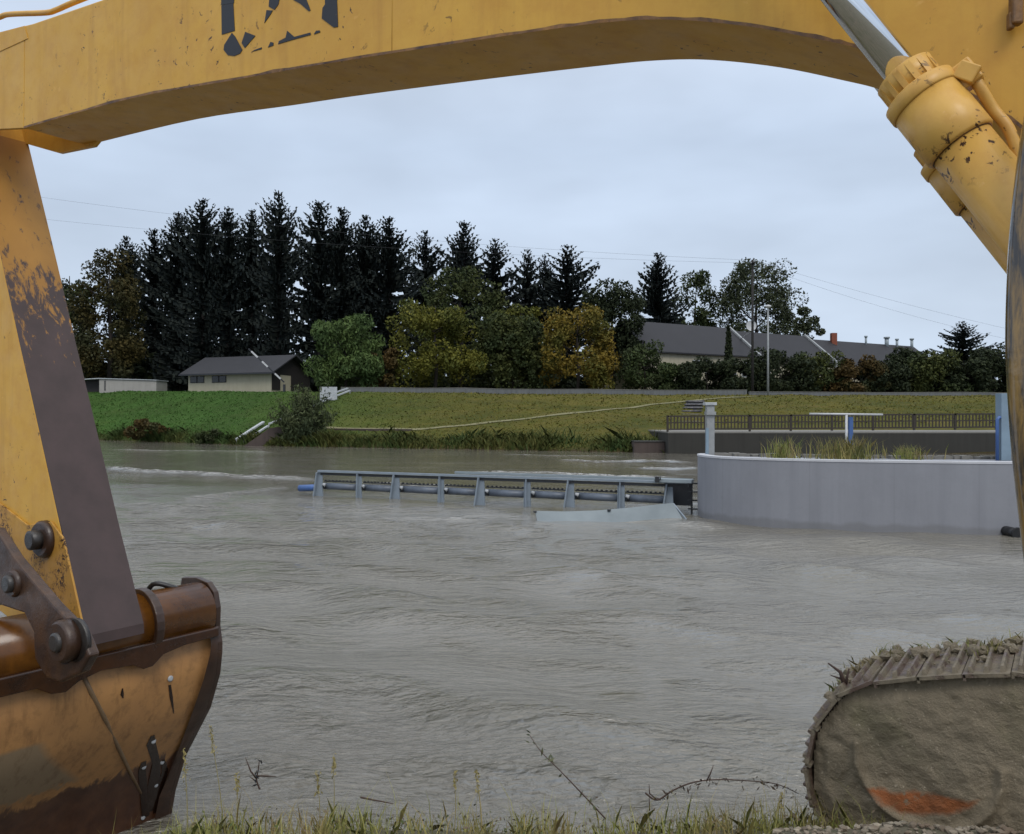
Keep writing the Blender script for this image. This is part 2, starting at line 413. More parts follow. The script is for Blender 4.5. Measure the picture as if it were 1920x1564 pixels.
def concrete(name, c, streak=0.5, dark=(0.5, 0.5, 0.5), wet=None):
    m, t, b = mat_new(name); v = coords(t)
    base = mix(t, ramp(t, noise(t, v, 0.8, 7, 0.6), 0.3, 0.7), c, tuple(x * 0.88 for x in c))
    st = ramp(t, noise(t, coords(t, (3.0, 3.0, 0.22)), 1, 6, 0.6), 0.42, 0.75)
    base = mix(t, math_(t, 'MULTIPLY', st, streak), base, tuple(c[i] * dark[i] for i in range(3)))
    bl = ramp(t, noise(t, v, 5, 6, 0.7), 0.55, 0.8)
    base = mix(t, math_(t, 'MULTIPLY', bl, 0.4), base, tuple(x * 0.7 for x in c))
    if wet is not None:      # soaked, silt-stained band along the waterline
        c_ = node(t, "ShaderNodeTexCoord"); s_ = node(t, "ShaderNodeSeparateXYZ"); t.links.new(c_.outputs["Object"], s_.inputs[0])
        hgt = math_(t, 'ADD', s_.outputs["Z"], math_(t, 'MULTIPLY', noise(t, coords(t, (1.2, 1.2, 0.6)), 1, 5, 0.6), -0.35))
        base = mix(t, math_(t, 'MULTIPLY', ramp(t, hgt, wet + 0.05, wet - 0.05), 0.35), base, (0.10, 0.095, 0.085))
        jn = node(t, "ShaderNodeTexWave"); jn.wave_type = 'BANDS'; jn.bands_direction = 'X'; jn.inputs["Scale"].default_value = 0.16; jn.inputs["Distortion"].default_value = 0.0
        t.links.new(v, jn.inputs[0]); base = mix(t, math_(t, 'MULTIPLY', ramp(t, jn.outputs["Fac"], 0.9988, 1.0), 0.15), base, tuple(x * 0.5 for x in c))
    setc(t, b, base); b.inputs["Roughness"].default_value = 0.8
    bump(t, b, noise(t, v, 20, 6), 0.2, 0.01); return m
M_pier = concrete("pier_concrete", (0.250, 0.254, 0.276), 0.42, (0.66, 0.66, 0.68), 0.0)
M_coping = concrete("coping_concrete", (0.52, 0.52, 0.54), 0.2)
M_quay = concrete("stained_quay", (0.030, 0.028, 0.023), 0.6, (0.5, 0.5, 0.48))
M_quaycap = concrete("quay_capping", (0.19, 0.18, 0.16), 0.3)
M_floodwall = concrete("flood_wall_concrete", (0.14, 0.145, 0.145), 0.6)
M_white = simple("white_paint", (0.55, 0.55, 0.55), 0.5, scale=2)
M_white_old = simple("weathered_white", (0.46, 0.47, 0.48), 0.6, scale=4, c2=(0.30, 0.32, 0.33))
M_steel = simple("painted_grey_steel", (0.235, 0.275, 0.315), 0.45, scale=3, c2=(0.18, 0.215, 0.25))
M_steel_lt = simple("pale_green_grey_steel", (0.27, 0.31, 0.33), 0.4, scale=2.5, c2=(0.22, 0.26, 0.28))
M_sheet = simple("wet_sheet_steel", (0.195, 0.225, 0.235), 0.3, scale=1.2, c2=(0.135, 0.16, 0.17))
M_steel_bl = simple("blue_grey_pipe", (0.135, 0.16, 0.20), 0.4, scale=3, c2=(0.07, 0.085, 0.11))
M_blue = simple("blue_plastic", (0.06, 0.13, 0.33), 0.4, scale=3)
M_blue_gr = simple("blue_grey_paint", (0.20, 0.275, 0.34), 0.5, scale=2)
M_dark = simple("dark_steel", (0.022, 0.024, 0.028), 0.5, scale=4)
M_railbrown = simple("brown_railing_paint", (0.030, 0.021, 0.014), 0.6, scale=4)
M_cream = concrete("cream_render", (0.40, 0.36, 0.265), 0.25)
M_creamw = concrete("pale_wall", (0.33, 0.31, 0.28), 0.25)
def roof_mat(name, a):
    m, t, b = mat_new(name); v = coords(t)
    wv = node(t, "ShaderNodeTexWave"); wv.wave_type = 'BANDS'; wv.bands_direction = 'Z'; wv.inputs["Scale"].default_value = 1.6; wv.inputs["Distortion"].default_value = 0.3
    t.links.new(v, wv.inputs[0])
    c = mix(t, ramp(t, noise(t, v, 0.5, 6), 0.3, 0.7), a, tuple(x * 0.75 for x in a))
    c = mix(t, math_(t, 'MULTIPLY', wv.outputs["Fac"], 0.3), c, tuple(x * 0.6 for x in a))
    setc(t, b, c); b.inputs["Roughness"].default_value = 0.7; return m
M_roof_house = roof_mat("dark_roof_tiles", (0.027, 0.027, 0.032))
M_roof_long = roof_mat("slate_roof", (0.015, 0.014, 0.018))
M_timber = simple("dark_timber", (0.016, 0.012, 0.011), 0.7, scale=6)
M_glass = simple("dark_glass", (0.020, 0.020, 0.018), 0.2)
M_brick = simple("orange_brick", (0.22, 0.06, 0.03), 0.8, scale=6)
M_wood = simple("pole_wood", (0.022, 0.019, 0.017), 0.85, scale=8)
M_galv = simple("galvanised", (0.30, 0.31, 0.31), 0.5, scale=6)
M_wire = simple("wire", (0.05, 0.05, 0.055), 0.5)
M_brownwall = concrete("brown_ramp_wall", (0.070, 0.050, 0.042), 0.7)
M_stepstone = simple("weathered_step", (0.22, 0.21, 0.21), 0.8, scale=2.5, c2=(0.030, 0.028, 0.029))
M_twig = simple("twig", (0.07, 0.040, 0.028), 0.8, scale=20)
M_twig_leaf = leaf("twig_leaf", (0.045, 0.055, 0.03), (0.09, 0.09, 0.045))
M_seed = leaf("seed_head", (0.20, 0.16, 0.06), (0.30, 0.25, 0.10))

# ------------------------------------------------------------------ water
def interp(x, T): return float(np.interp(x, [a for a, _ in T], [b for _, b in T]))
rng = np.random.default_rng(5)

def water_mat():
    m, t, b = mat_new("muddy_river"); v = coords(t)
    c_ = node(t, "ShaderNodeTexCoord"); s = node(t, "ShaderNodeSeparateXYZ"); t.links.new(c_.outputs["Object"], s.inputs[0])
    c = mix(t, ramp(t, noise(t, coords(t, (0.12, 0.35, 1)), 1, 4), 0.35, 0.65), (0.172, 0.158, 0.130), (0.142, 0.130, 0.102))
    at = node(t, "ShaderNodeAttribute"); at.attribute_name = "foam"
    fo = math_(t, 'MULTIPLY', at.outputs["Fac"], ramp(t, noise(t, coords(t, (2.2, 5, 1)), 1, 6, 0.7), 0.40, 0.62))
    c = mix(t, fo, c, (0.52, 0.50, 0.46))
    setc(t, b, c)
    b.inputs["IOR"].default_value = 1.62
    t.links.new(ramp(t, fo, 0, 1, 0.05, 0.6), b.inputs["Roughness"])
    calm = ramp(t, noise(t, coords(t, (0.09, 0.22, 1)), 1, 3), 0.35, 0.65, 0.45, 1.3)
    h1 = math_(t, 'MULTIPLY', noise(t, coords(t, (2.2, 4.8, 1)), 1, 3, 0.5, 0.4), 0.62)
    h2 = math_(t, 'MULTIPLY', noise(t, coords(t, (7.5, 16.0, 1)), 1, 4, 0.55, 0.6), 0.26)
    h = math_(t, 'MULTIPLY', math_(t, 'MULTIPLY', math_(t, 'ADD', h1, h2), calm), ramp(t, math_(t, 'ADD', s.outputs['Y'], math_(t, 'MULTIPLY', s.outputs['X'], 0.35)), 19, 33, 1.0, 0.10))
    h = math_(t, 'MULTIPLY', h, ramp(t, math_(t, 'ADD', s.outputs['X'], math_(t, 'MULTIPLY', noise(t, coords(t, (0.15, 0.3, 1)), 1, 3), 6.0)), -2.0, 6.0, 1.6, 1.0))
    bump(t, b, h, 1.0, 0.19)
    return m
M_water = water_mat()
# rows get coarser with distance; real low waves plus standing-wave ridges below the weir frame
ys = [4.6]
while ys[-1] < 140: ys.append(ys[-1] + max(0.06, ys[-1] * 0.0095))
ys = np.array(ys)
us = np.linspace(-1.05, 1.05, 420)
YY, UU = np.meshgrid(ys, us, indexing="ij")
XX = UU * (YY * 0.72 + 2.0)
def seg_ridge(X, Y, pts, h, wd, lean=0.0):
    """a low standing wave whose crest follows the polyline"""
    Y = Y + 0.28 * np.sin(X * 0.9 + pts[0][0]) + 0.14 * np.sin(X * 2.7) + 0.10 * np.sin(X * 5.1 + Y)
    best = np.full(X.shape, 1e9); tt = np.zeros(X.shape); total = 0
    lens = [math.dist(pts[i], pts[i + 1]) for i in range(len(pts) - 1)]; S = sum(lens); acc = 0
    for i in range(len(pts) - 1):
        ax, ay = pts[i]; bx, by = pts[i + 1]; dx, dy = bx - ax, by - ay; l2 = dx * dx + dy * dy
        q = np.clip(((X - ax) * dx + (Y - ay) * dy) / l2, 0, 1)
        d = np.hypot(X - ax - q * dx, Y - ay - q * dy)
        better = d < best; best = np.where(better, d, best); tt = np.where(better, (acc + q * lens[i]) / S, tt); acc += lens[i]
    fade = np.clip(np.minimum(tt, 1 - tt) * 6, 0, 1)
    return h * np.exp(-(best / wd) ** 2) * fade
def wpt(px, py):
    Y = CAMZ * F / (py - CY); return (WX(px, Y), Y)
Z = np.zeros(XX.shape)
for k in range(26):
    a = rng.normal(1.35, 0.5); lam = rng.uniform(0.9, 4.5); ph = rng.uniform(0, 6.28)
    Z += 0.0060 * lam ** 0.8 * np.sin((XX * math.cos(a) + YY * math.sin(a)) * 2 * math.pi / lam + ph + 0.8 * np.sin(XX * 0.35 + k))
Z *= 0.22 + 0.78 * np.clip((33 - YY) / 9, 0, 1)
foam = np.zeros(XX.shape)
ridges = [([(-24, 48), wpt(190, 878), wpt(300, 886), wpt(430, 893), wpt(640, 904)], 0.16, 0.55, 0.6),
          ([wpt(330, 938), wpt(430, 925), wpt(560, 914)], 0.07, 0.45, 0.35),
          ([wpt(560, 962), wpt(690, 972), wpt(860, 975), wpt(1010, 978)], 0.08, 0.35, 0.35),
          ([wpt(610, 905), wpt(760, 909), wpt(880, 912)], 0.06, 0.4, 0.6),
          ([wpt(840, 884), wpt(1000, 888), wpt(1150, 893), wpt(1300, 897)], 0.10, 0.6, 0.8),
          ([wpt(1030, 862), wpt(1120, 867), wpt(1220, 866), wpt(1320, 868)], 0.14, 0.7, 0.6),
          ([wpt(1180, 877), wpt(1250, 880), wpt(1325, 878)], 0.10, 0.6, 0.55),
          ([wpt(930, 852), wpt(1040, 855), wpt(1200, 857)], 0.08, 0.7, 0.5),
          ([wpt(190, 842), wpt(300, 846), wpt(430, 846), wpt(540, 851)], 0.08, 1.0, 0.5),
          ([wpt(200, 945), wpt(300, 948), wpt(420, 950)], 0.06, 0.4, 0.3)]
for pts, h, wd, fo in ridges:
    g = seg_ridge(XX, YY, pts, 1.0, wd); Z += h * g; foam = np.maximum(foam, fo * np.clip(g * 1.3 - 0.15, 0, 1))
# froth at the pier foot and at the low end of the tilted plate
for (px, py, rr) in ((1250, 975, 0.55), (1300, 985, 0.6), (1340, 990, 0.45), (1180, 976, 0.4)):
    x0, y0 = wpt(px, py); g = np.exp(-((XX - x0) ** 2 + ((YY - y0) * 1.3) ** 2) / rr ** 2); foam = np.maximum(foam, 0.55 * g); Z += 0.03 * g
nr, ncol = XX.shape
wv = np.stack([XX, YY, Z], -1).reshape(-1, 3)
me = bpy.data.meshes.new("river")
idx = np.arange(nr * ncol).reshape(nr, ncol)
qs = np.stack([idx[:-1, :-1], idx[:-1, 1:], idx[1:, 1:], idx[1:, :-1]], -1).reshape(-1, 4)
me.vertices.add(len(wv)); me.vertices.foreach_set("co", wv.reshape(-1))
me.loops.add(qs.size); me.loops.foreach_set("vertex_index", qs.reshape(-1).astype(np.int32))
me.polygons.add(len(qs)); me.polygons.foreach_set("loop_start", np.arange(0, qs.size, 4, dtype=np.int32))
me.update(calc_edges=True)
me.polygons.foreach_set("use_smooth", np.ones(len(qs), dtype=bool))
a = me.attributes.new("foam", 'FLOAT', 'POINT'); a.data.foreach_set("value", foam.reshape(-1).astype(np.float32))
me.materials.append(M_water)
kind(link(bpy.data.objects.new("river", me)), "structure")

# ------------------------------------------------------------------ far bank (dyke) and land behind
TW = [(-300, 150), (-120, 128), (-53, 110), (-23.6, 86.5), (12.7, 71), (45, 69), (300, 66)]
TC = [(-300, 160), (-60, 127), (-20, 108), (15, 104), (60, 104), (300, 104)]
TZ = [(-300, 7.2), (-60, 6.85), (-20, 6.12), (15, 5.72), (60, 5.55), (300, 5.5)]
def far_ground(X, Y):
    yw, yc, zc = interp(X, TW), interp(X, TC), interp(X, TZ)
    t_ = (Y - yw) / (yc - yw)
    z = zc * float(np.interp(t_, [-0.5, 0, 0.03, 0.10, 0.35, 0.90, 1.0, 1.6], [-0.7, -0.04, 0.07, 0.14, 0.385, 0.945, 1.0, 1.02]))
    if 0 < t_: z += 0.16 * mnoise.noise(Vector((X * 0.25, Y * 0.25, 3))) * min(1, t_ * 5)
    return z
def on_ground(px, py, y0=66, y1=160):
    """where the sight line through a photo pixel meets the far bank"""
    Y = y0; prev = None
    while Y < y1:
        d = WZ(py, Y) - far_ground(WX(px, Y), Y)
        if d < 0: break
        Y += 0.25
    return Vector((WX(px, Y), Y, far_ground(WX(px, Y), Y)))
xs = np.concatenate([np.linspace(-300, -75, 30)[:-1], np.arange(-75, 75, 0.8), np.linspace(75, 300, 30)])
yy = np.concatenate([np.arange(60, 130, 0.7), np.linspace(130, 180, 20), np.array([220, 300, 450, 700, 1100])])
V = [(x, y, far_ground(x, y) if y < 181 else interp(x, TZ) * 1.02) for y in yy for x in xs]
nx = len(xs); mb = MB()
mb.add(V, [(j * nx + i, j * nx + i + 1, (j + 1) * nx + i + 1, (j + 1) * nx + i) for j in range(len(yy) - 1) for i in range(nx - 1)], True)
kind(mb.build("grassy_dyke", M_turf, recalc=False), "structure")

# trodden path climbing the dyke
pp = [(560, 802), (640, 804), (720, 806), (790, 806), (850, 800), (930, 792), (1010, 783), (1080, 775), (1150, 768), (1210, 761), (1260, 756), (1300, 752), (1350, 747), (1420, 744)]
c3 = catmull([on_ground(x, y) for x, y in pp], 5); mb = MB(); V = []
for i, q in enumerate(c3):
    up = Vector((0, 0.75, 0.0)) * (1.0 + 0.25 * mnoise.noise(Vector((i * 0.5, 0, 0))))
    for s_ in (-1, 0, 1):
        r_ = q + up * 0.5 * s_; V.append((r_.x, r_.y, far_ground(r_.x, r_.y) + 0.06))
mb.add(V, [(3 * i + k, 3 * i + k + 1, 3 * i + k + 4, 3 * i + k + 3) for i in range(len(c3) - 1) for k in (0, 1)], True)
kind(mb.build("path", M_path, recalc=False), "structure")

# ---- leaf / blade generators
def leaf_quads(C, size, rg, droop=0.0, aspect=1.6):
    n = len(C); d = rg.normal(size=(n, 3)); d[:, 2] -= droop; d /= np.linalg.norm(d, axis=1)[:, None]
    e_ = rg.normal(size=(n, 3)); s_ = np.cross(d, e_); s_ /= np.linalg.norm(s_, axis=1)[:, None]
    sz = (size * rg.uniform(0.6, 1.35, n))[:, None]
    a_ = d * sz * aspect / 2; b_ = s_ * sz / 2
    return np.stack([C - a_, C + b_ * 0.9, C + a_, C - b_ * 0.9], 1)
def crown_points(n, rx, ry, z0, z1, rg, clumps=26, csize=0.34, shape=1.0):
    """points on many overlapping clumps that together fill an uneven crown"""
    h = (z1 - z0) / 2; zc = (z0 + z1) / 2; out = []
    per = n // clumps
    for k in range(clumps):
        while True:
            u = rg.normal(size=3); u /= np.linalg.norm(u); rad = rg.uniform(0.25, 0.86) ** 0.6
            if u[2] > -0.8: break
        u = np.sign(u) * np.abs(u) ** 0.75; c = u * rad * np.array([rx, ry, h])
        if shape != 1.0: c[:2] *= (1 - shape * max(0, c[2] / h) * 0.5)
        r = csize * min(rx, h) * rg.uniform(0.65, 1.25)
        q = rg.normal(size=(per, 3)); q /= np.linalg.norm(q, axis=1)[:, None]; q *= (r * rg.uniform(0.35, 1.05, per) ** 0.5)[:, None]
        out.append(c + q * np.array([1, 1, 0.85]))
    A = np.concatenate(out); A[:, 2] += zc; return A
seedn = [100]
def nrg(): seedn[0] += 1; return np.random.default_rng(seedn[0])
def trunk_mb(h, r, rg, limbs=6, spread=1.0, z_first=0.3):
    mb = MB(); mb.tube([(0, 0, -0.6), (0.02 * h, 0, h * 0.3), (0, 0.02 * h, h * 0.65), (0.01 * h, 0, h * 0.95)], [r, r * 0.8, r * 0.5, r * 0.12], 7)
    for k in range(limbs):
        z = h * rg.uniform(z_first, 0.75); a_ = rg.uniform(0, 6.28); ln = spread * rg.uniform(0.5, 0.95)
        mb.tube([(0, 0, z), (math.cos(a_) * ln * 0.5, math.sin(a_) * ln * 0.5, z + 0.22 * ln), (math.cos(a_) * ln, math.sin(a_) * ln, z + 0.55 * ln)], [r * 0.4, r * 0.25, r * 0.06], 5)
    return mb
def place_mb(mb, name, mat, root):
    me = bpy.data.meshes.new(name); me.from_pydata(mb.v, [], mb.f); me.polygons.foreach_set("use_smooth", mb.sm); me.materials.append(mat)
    o = link(bpy.data.objects.new(name, me)); o.parent = root; return o
def leafy(name, label, cat, cx, ytop, ybot, rx, Y, mat, group=None, n=4200, size=0.42, clumps=30, csize=0.33, depth=0.8, droop=0.0, low=0.0, shape=0.6, base=None, trunk=True, aspect=1.6):
    rg = nrg(); x = WX(cx, Y); zb = far_ground(x, Y) if base is None else base
    zt = WZ(ytop, Y); z0 = max(WZ(ybot, Y), zb + low) - zb; z1 = zt - zb; rxm = rx / F * Y
    root = thing(name, label, cat, (x, Y, zb), group)
    n = int(n * 1.5); size *= 0.78
    C = crown_points(n, rxm, rxm * depth, z0 - 0.12 * (z1 - z0), z1, rg, clumps, csize, shape)
    C = C[C[:, 2] > -0.1]
    quads_obj("crown", leaf_quads(C, size, rg, droop, aspect), mat, root)
    if trunk: place_mb(trunk_mb(z1 * 0.9, max(0.05, z1 * 0.02), rg, 7, rxm * 0.8), "trunk", M_bark, root)
    return root

def spruce_proto(h, r, seed, sparse=0.0, upswept=0.25, ntip=1):
    """needles of a spruce: whorls of boughs, each with hanging twig sprays"""
    rg = np.random.default_rng(seed); C = []; D = []; S = []
    z = h * 0.985; k = 0
    while z > h * 0.03:
        f = 1 - z / h
        rad = r * min(1.0, (0.05 + 2.15 * f ** 0.76)) * rg.uniform(0.62, 1.18)
        if f > 0.55: rad *= rg.uniform(0.85, 1.08)
        nb = int(rg.integers(6, 9)) if f < 0.5 else int(rg.integers(5, 8))
        for bnum in range(nb):
            if rg.random() < sparse * (0.6 if f > 0.5 else 1.0): continue
            a_ = 2 * math.pi * (bnum + rg.uniform(-0.35, 0.35)) / nb + k; L_ = rad * rg.uniform(0.7, 1.15)
            slope = (0.75 - 1.5 * f) if f < 0.5 else -0.15          # top boughs rise, lower ones hang
            npts = max(3, int(L_ / 0.26))
            for j in range(npts):
                q = (j + 0.6) / npts
                zz = z + L_ * (slope * q * 0.6 - 0.30 * q * (1 - q) + upswept * q * q)
                ca, sa = math.cos(a_), math.sin(a_)
                C.append((ca * L_ * q, sa * L_ * q, zz)); D.append((ca, sa, slope * 0.5 + upswept * q - 0.1)); S.append(0.45 * (1.25 - 0.6 * q) * (0.55 + 0.6 * min(1, f * 4)))
        z -= h * (0.013 + 0.010 * rg.random()) + 0.10; k += 1.1
    C = np.array(C); D = np.array(D); D /= np.linalg.norm(D, axis=1)[:, None]; S = np.array(S)[:, None]
    n = len(C); up = np.array([0, 0, 1.0]); side = np.cross(D, up); side /= np.linalg.norm(side, axis=1)[:, None] + 1e-9
    Q = []
    C1 = C + rg.normal(size=(n, 3)) * 0.06
    Q.append(np.stack([C1 - D * S * 0.9, C1 + side * S * 0.55 - D * S * 0.1 - up * S * 0.25, C1 + D * S * 1.1, C1 - side * S * 0.55 - D * S * 0.1 - up * S * 0.25], 1))
    C2 = C + rg.normal(size=(n, 3)) * 0.10                              # hanging sprays
    tl = rg.uniform(0.5, 1.1, (n, 1)) * S * 1.5
    Q.append(np.stack([C2 - D * S * 0.5, C2 + D * S * 0.5, C2 + D * S * 0.25 - up * tl, C2 - D * S * 0.3 - up * tl], 1))
    # leader
    m_ = 10; Lz = np.linspace(h * 0.93, h * 1.0, m_); Cl = np.stack([np.zeros(m_), np.zeros(m_), Lz], 1)
    Q.append(leaf_quads(Cl, np.full(m_, 0.22), rg, -1.0))
    mb = MB(); mb.tube([(0, 0, -0.8), (0, 0, h * 0.5), (0, 0, h * 0.97)], [h * 0.013, h * 0.008, 0.02], 6)
    return np.concatenate(Q), mb
SP = []
for i, (sparse, ups) in enumerate(((0.05, 0.22), (0.14, 0.34), (0.22, 0.40), (0.30, 0.30))):
    Q, tm = spruce_proto(27.0, 4.2, 40 + i, sparse, ups)
    mc = bpy.data.meshes.new("crown")
    n = len(Q); mc.vertices.add(n * 4); mc.vertices.foreach_set("co", Q.reshape(-1))
    mc.loops.add(n * 4); mc.loops.foreach_set("vertex_index", np.arange(n * 4, dtype=np.int32))
    mc.polygons.add(n); mc.polygons.foreach_set("loop_start", np.arange(0, n * 4, 4, dtype=np.int32)); mc.update(calc_edges=True); mc.materials.append(M_spruce)
    mt = bpy.data.meshes.new("trunk"); mt.from_pydata(tm.v, [], tm.f); mt.materials.append(M_bark)
    SP.append((mc, mt))
def spruce(px, py, hw, Y, proto, label, rot):
    x = WX(px, Y); zb = far_ground(x, Y); h = WZ(py, Y) - zb
    root = thing("spruce_tree", label, "tree", (x, Y, zb), "dark spruces behind the dyke")
    sxy = 1.18 * (hw / F * Y) / 4.2; sz = h / 27.0
    root.rotation_euler = (0, 0, rot); root.scale = (sxy, sxy, sz)
    for me_, nm in zip(SP[proto], ("crown", "trunk")):
        o = link(bpy.data.objects.new(nm, me_)); o.parent = root
for i, a_ in enumerate([
    (237, 443, 42, 150, 1, "short dark spruce peeking out behind the right shoulder of the olive-brown tree"),
    (290, 430, 48, 146, 2, "dark spruce with a thin spiky tip, second spruce from the left"),
    (335, 397, 50, 143, 0, "dark spruce standing over the left eave of the cream house beside the twin tops"),
    (380, 373, 54, 140, 1, "broad dark spruce over the cream house, left twin top"),
    (428, 388, 52, 141, 0, "broad dark spruce over the cream house, right one of the twin tops"),
    (472, 392, 46, 142, 0, "narrow pointed dark spruce just left of the tallest spruce"),
    (522, 360, 50, 140, 1, "tallest dark spruce of all, its open tip above the whole stand"),
    (598, 378, 60, 143, 2, "tall dark spruce above the green willow, left one of a close pair"),
    (640, 390, 56, 144, 2, "tall dark spruce above the green willow, right one of a close pair"),
    (686, 404, 54, 146, 1, "dark spruce left of the gap beside the two-tipped spruce, slimmer top of its pair"),
    (730, 408, 60, 146, 2, "dark spruce above the yellowing tree, right before the gap in the treetops"),
    (797, 433, 50, 152, 3, "thin ragged spruce standing in the gap between the left stand and the pointed middle one"),
    (870, 416, 56, 156, 2, "pointed spruce rising straight out of the dark olive tree in the middle"),
    (928, 447, 54, 158, 3, "grey looking ragged spruce right of the pointed middle one"),
    (990, 467, 42, 160, 3, "small slender spruce above the orange tree, left of the tiny one"),
    (1022, 478, 36, 162, 3, "smallest spruce squeezed against the open-branched one on its right"),
    (1063, 460, 62, 158, 3, "open-branched spruce above the orange autumn tree"),
    (1233, 475, 52, 165, 2, "single symmetric spruce just above the left end of the long slate roof"),
    (1805, 602, 42, 150, 3, "small spruce on its own at the right, past the end of the long roof")]):
    spruce(*a_, rot=i * 1.37)

GT = "leafy trees behind the flood wall"
leafy("leafy_tree", "dark tree at the far left edge behind the excavator stick", "tree", 128, 480, 720, 48, 152, M_leaf_dark, GT)
leafy("leafy_tree", "grey green tree half hidden by the excavator stick", "tree", 148, 522, 728, 40, 139, M_leaf_green, GT, n=3000)
leafy("leafy_tree", "big olive-brown tree at the left, in front of the spruces", "tree", 203, 460, 730, 76, 134, M_leaf_brown, GT, n=9500, clumps=60, csize=0.32, shape=0.7)
leafy("leafy_tree", "big dark olive tree, its crown below the pointed middle spruce", "tree", 862, 478, 728, 92, 136, M_leaf_dolive, GT, n=7000, clumps=46, csize=0.28)
leafy("leafy_tree", "dark green round-topped tree between the orange tree and the long roof", "tree", 1148, 512, 728, 74, 134, M_leaf_dark, GT, n=9000, clumps=56, csize=0.30)
leafy("leafy_tree", "tree with yellow top between the olive and the orange trees", "tree", 975, 540, 728, 54, 131, M_leaf_olive, GT, n=3500, clumps=28, csize=0.32)
leafy("leafy_tree", "dull green tree filling the space between the yellowing and the orange trees", "tree", 960, 590, 732, 86, 126, M_leaf_dolive, GT, n=7500, clumps=48, csize=0.3)
leafy("leafy_tree", "yellowing olive tree right of the green willow", "tree", 815, 545, 732, 92, 122, M_leaf_olive, GT, n=7500, clumps=52, csize=0.27, size=0.38)
leafy("leafy_tree", "orange autumn tree in the middle of the flood wall", "tree", 1082, 563, 732, 82, 121, M_leaf_orange, GT, n=7000, clumps=50, csize=0.27, size=0.38)
leafy("leafy_tree", "tall airy pale green tree behind the long roof, left of the wooden pole", "tree", 1303, 505, 650, 50, 178, M_leaf_green, GT, n=5000, clumps=40, csize=0.32, size=0.45)
leafy("leafy_tree", "large open-crowned tree around the top of the wooden pole", "tree", 1418, 486, 655, 86, 172, M_leaf_airy, GT, n=11000, clumps=84, csize=0.25, size=0.42)
leafy("leafy_tree", "small tree above the orange chimney behind the long roof", "tree", 1512, 570, 690, 36, 178, M_leaf_airy, GT, n=3200, clumps=30, csize=0.30, size=0.5)
leafy("willow_tree", "round green willow between the cream house and the yellowing tree", "tree", 647, 583, 732, 72, 119, M_leaf_willow, None, n=7000, clumps=40, csize=0.30, size=0.34, droop=1.0, shape=0.5, aspect=2.4)
GS = "bushes along the flood wall"
leafy("bush", "rust-brown bush at the foot of the yellowing tree, next to the willow", "bush", 722, 645, 733, 36, 118, M_leaf_rust, GS, n=1800, clumps=18)
leafy("bush", "green bush right of the orange tree under the left end of the long roof", "bush", 1208, 638, 735, 50, 120, M_leaf_green, GS, n=3500, clumps=30, size=0.34)
for i, (x_, yt, rx_, Y_, m_, lb) in enumerate([
    (1268, 682, 36, 119, M_leaf_green, "low green bush in front of the cream wall windows of the long building"),
    (1325, 672, 44, 117, M_leaf_dark, "dark bush left of the small cypress at the long roof"),
    (1388, 662, 44, 117, M_leaf_dark, "dark bush around the foot of the wooden pole"),
    (1462, 640, 58, 116, M_leaf_dark, "broad dark bush just right of the street lamp"),
    (1532, 652, 46, 117, M_leaf_dolive, "dull olive bush below the orange chimney"),
    (1602, 662, 52, 116, M_leaf_rust, "reddish brown bush in the middle of the long hedge"),
    (1655, 668, 46, 117, M_leaf_dark, "dark bush between the reddish one and the tall bush"),
    (1700, 640, 34, 121, M_leaf_dark, "tall narrow dark bush at the right end of the long roof"),
    (1752, 648, 50, 118, M_leaf_dolive, "wide olive green bush under the small lone spruce"),
    (1806, 662, 46, 117, M_leaf_dark, "dark low bush right under the small lone spruce"),
    (1862, 632, 48, 119, M_leaf_dark, "dark bushy tree at the right edge beside the glossy hose"),
    (1935, 640, 60, 120, M_leaf_dark, "dark bush hidden behind the glossy hose at the right edge")]):
    leafy("bush", lb, "bush", x_, yt + (12 if x_ > 1380 else 0), 742, rx_ * 1.25, Y_, m_, GS, n=5200, clumps=38, size=0.36, csize=0.38, shape=0.2)
rg = nrg(); Yc_ = 128; x = WX(1366, Yc_); zb = far_ground(x, Yc_); hh = WZ(612, Yc_) - zb
root = thing("cypress_tree", "slender dark cypress in front of the long roof beside the wooden pole", "tree", (x, Yc_, zb))
tt_ = rg.uniform(0, 1, 1400); an = rg.uniform(0, 6.28, 1400); rr = (0.85 * np.sqrt(np.clip(1 - tt_, 0, 1)) * np.minimum(1, tt_ * 8 + 0.4)) * rg.uniform(0.6, 1.05, 1400)
quads_obj("crown", leaf_quads(np.stack([rr * np.cos(an), rr * np.sin(an), tt_ * hh], 1), 0.34, rg, -1.2), M_leaf_dark, root)
place_mb(trunk_mb(hh * 0.8, 0.1, rg, 0), "trunk", M_bark, root)

# dark undergrowth closing the wood near the ground
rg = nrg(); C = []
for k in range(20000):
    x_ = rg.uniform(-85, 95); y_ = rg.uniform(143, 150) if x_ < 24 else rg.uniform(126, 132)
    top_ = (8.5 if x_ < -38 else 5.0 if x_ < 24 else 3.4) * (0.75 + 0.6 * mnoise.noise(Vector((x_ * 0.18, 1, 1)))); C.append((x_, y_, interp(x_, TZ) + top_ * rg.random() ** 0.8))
kind(quads_obj("undergrowth", leaf_quads(np.array(C), 0.75, rg), M_leaf_dark), "stuff", "dark undergrowth under the trees behind the flood wall", "undergrowth")

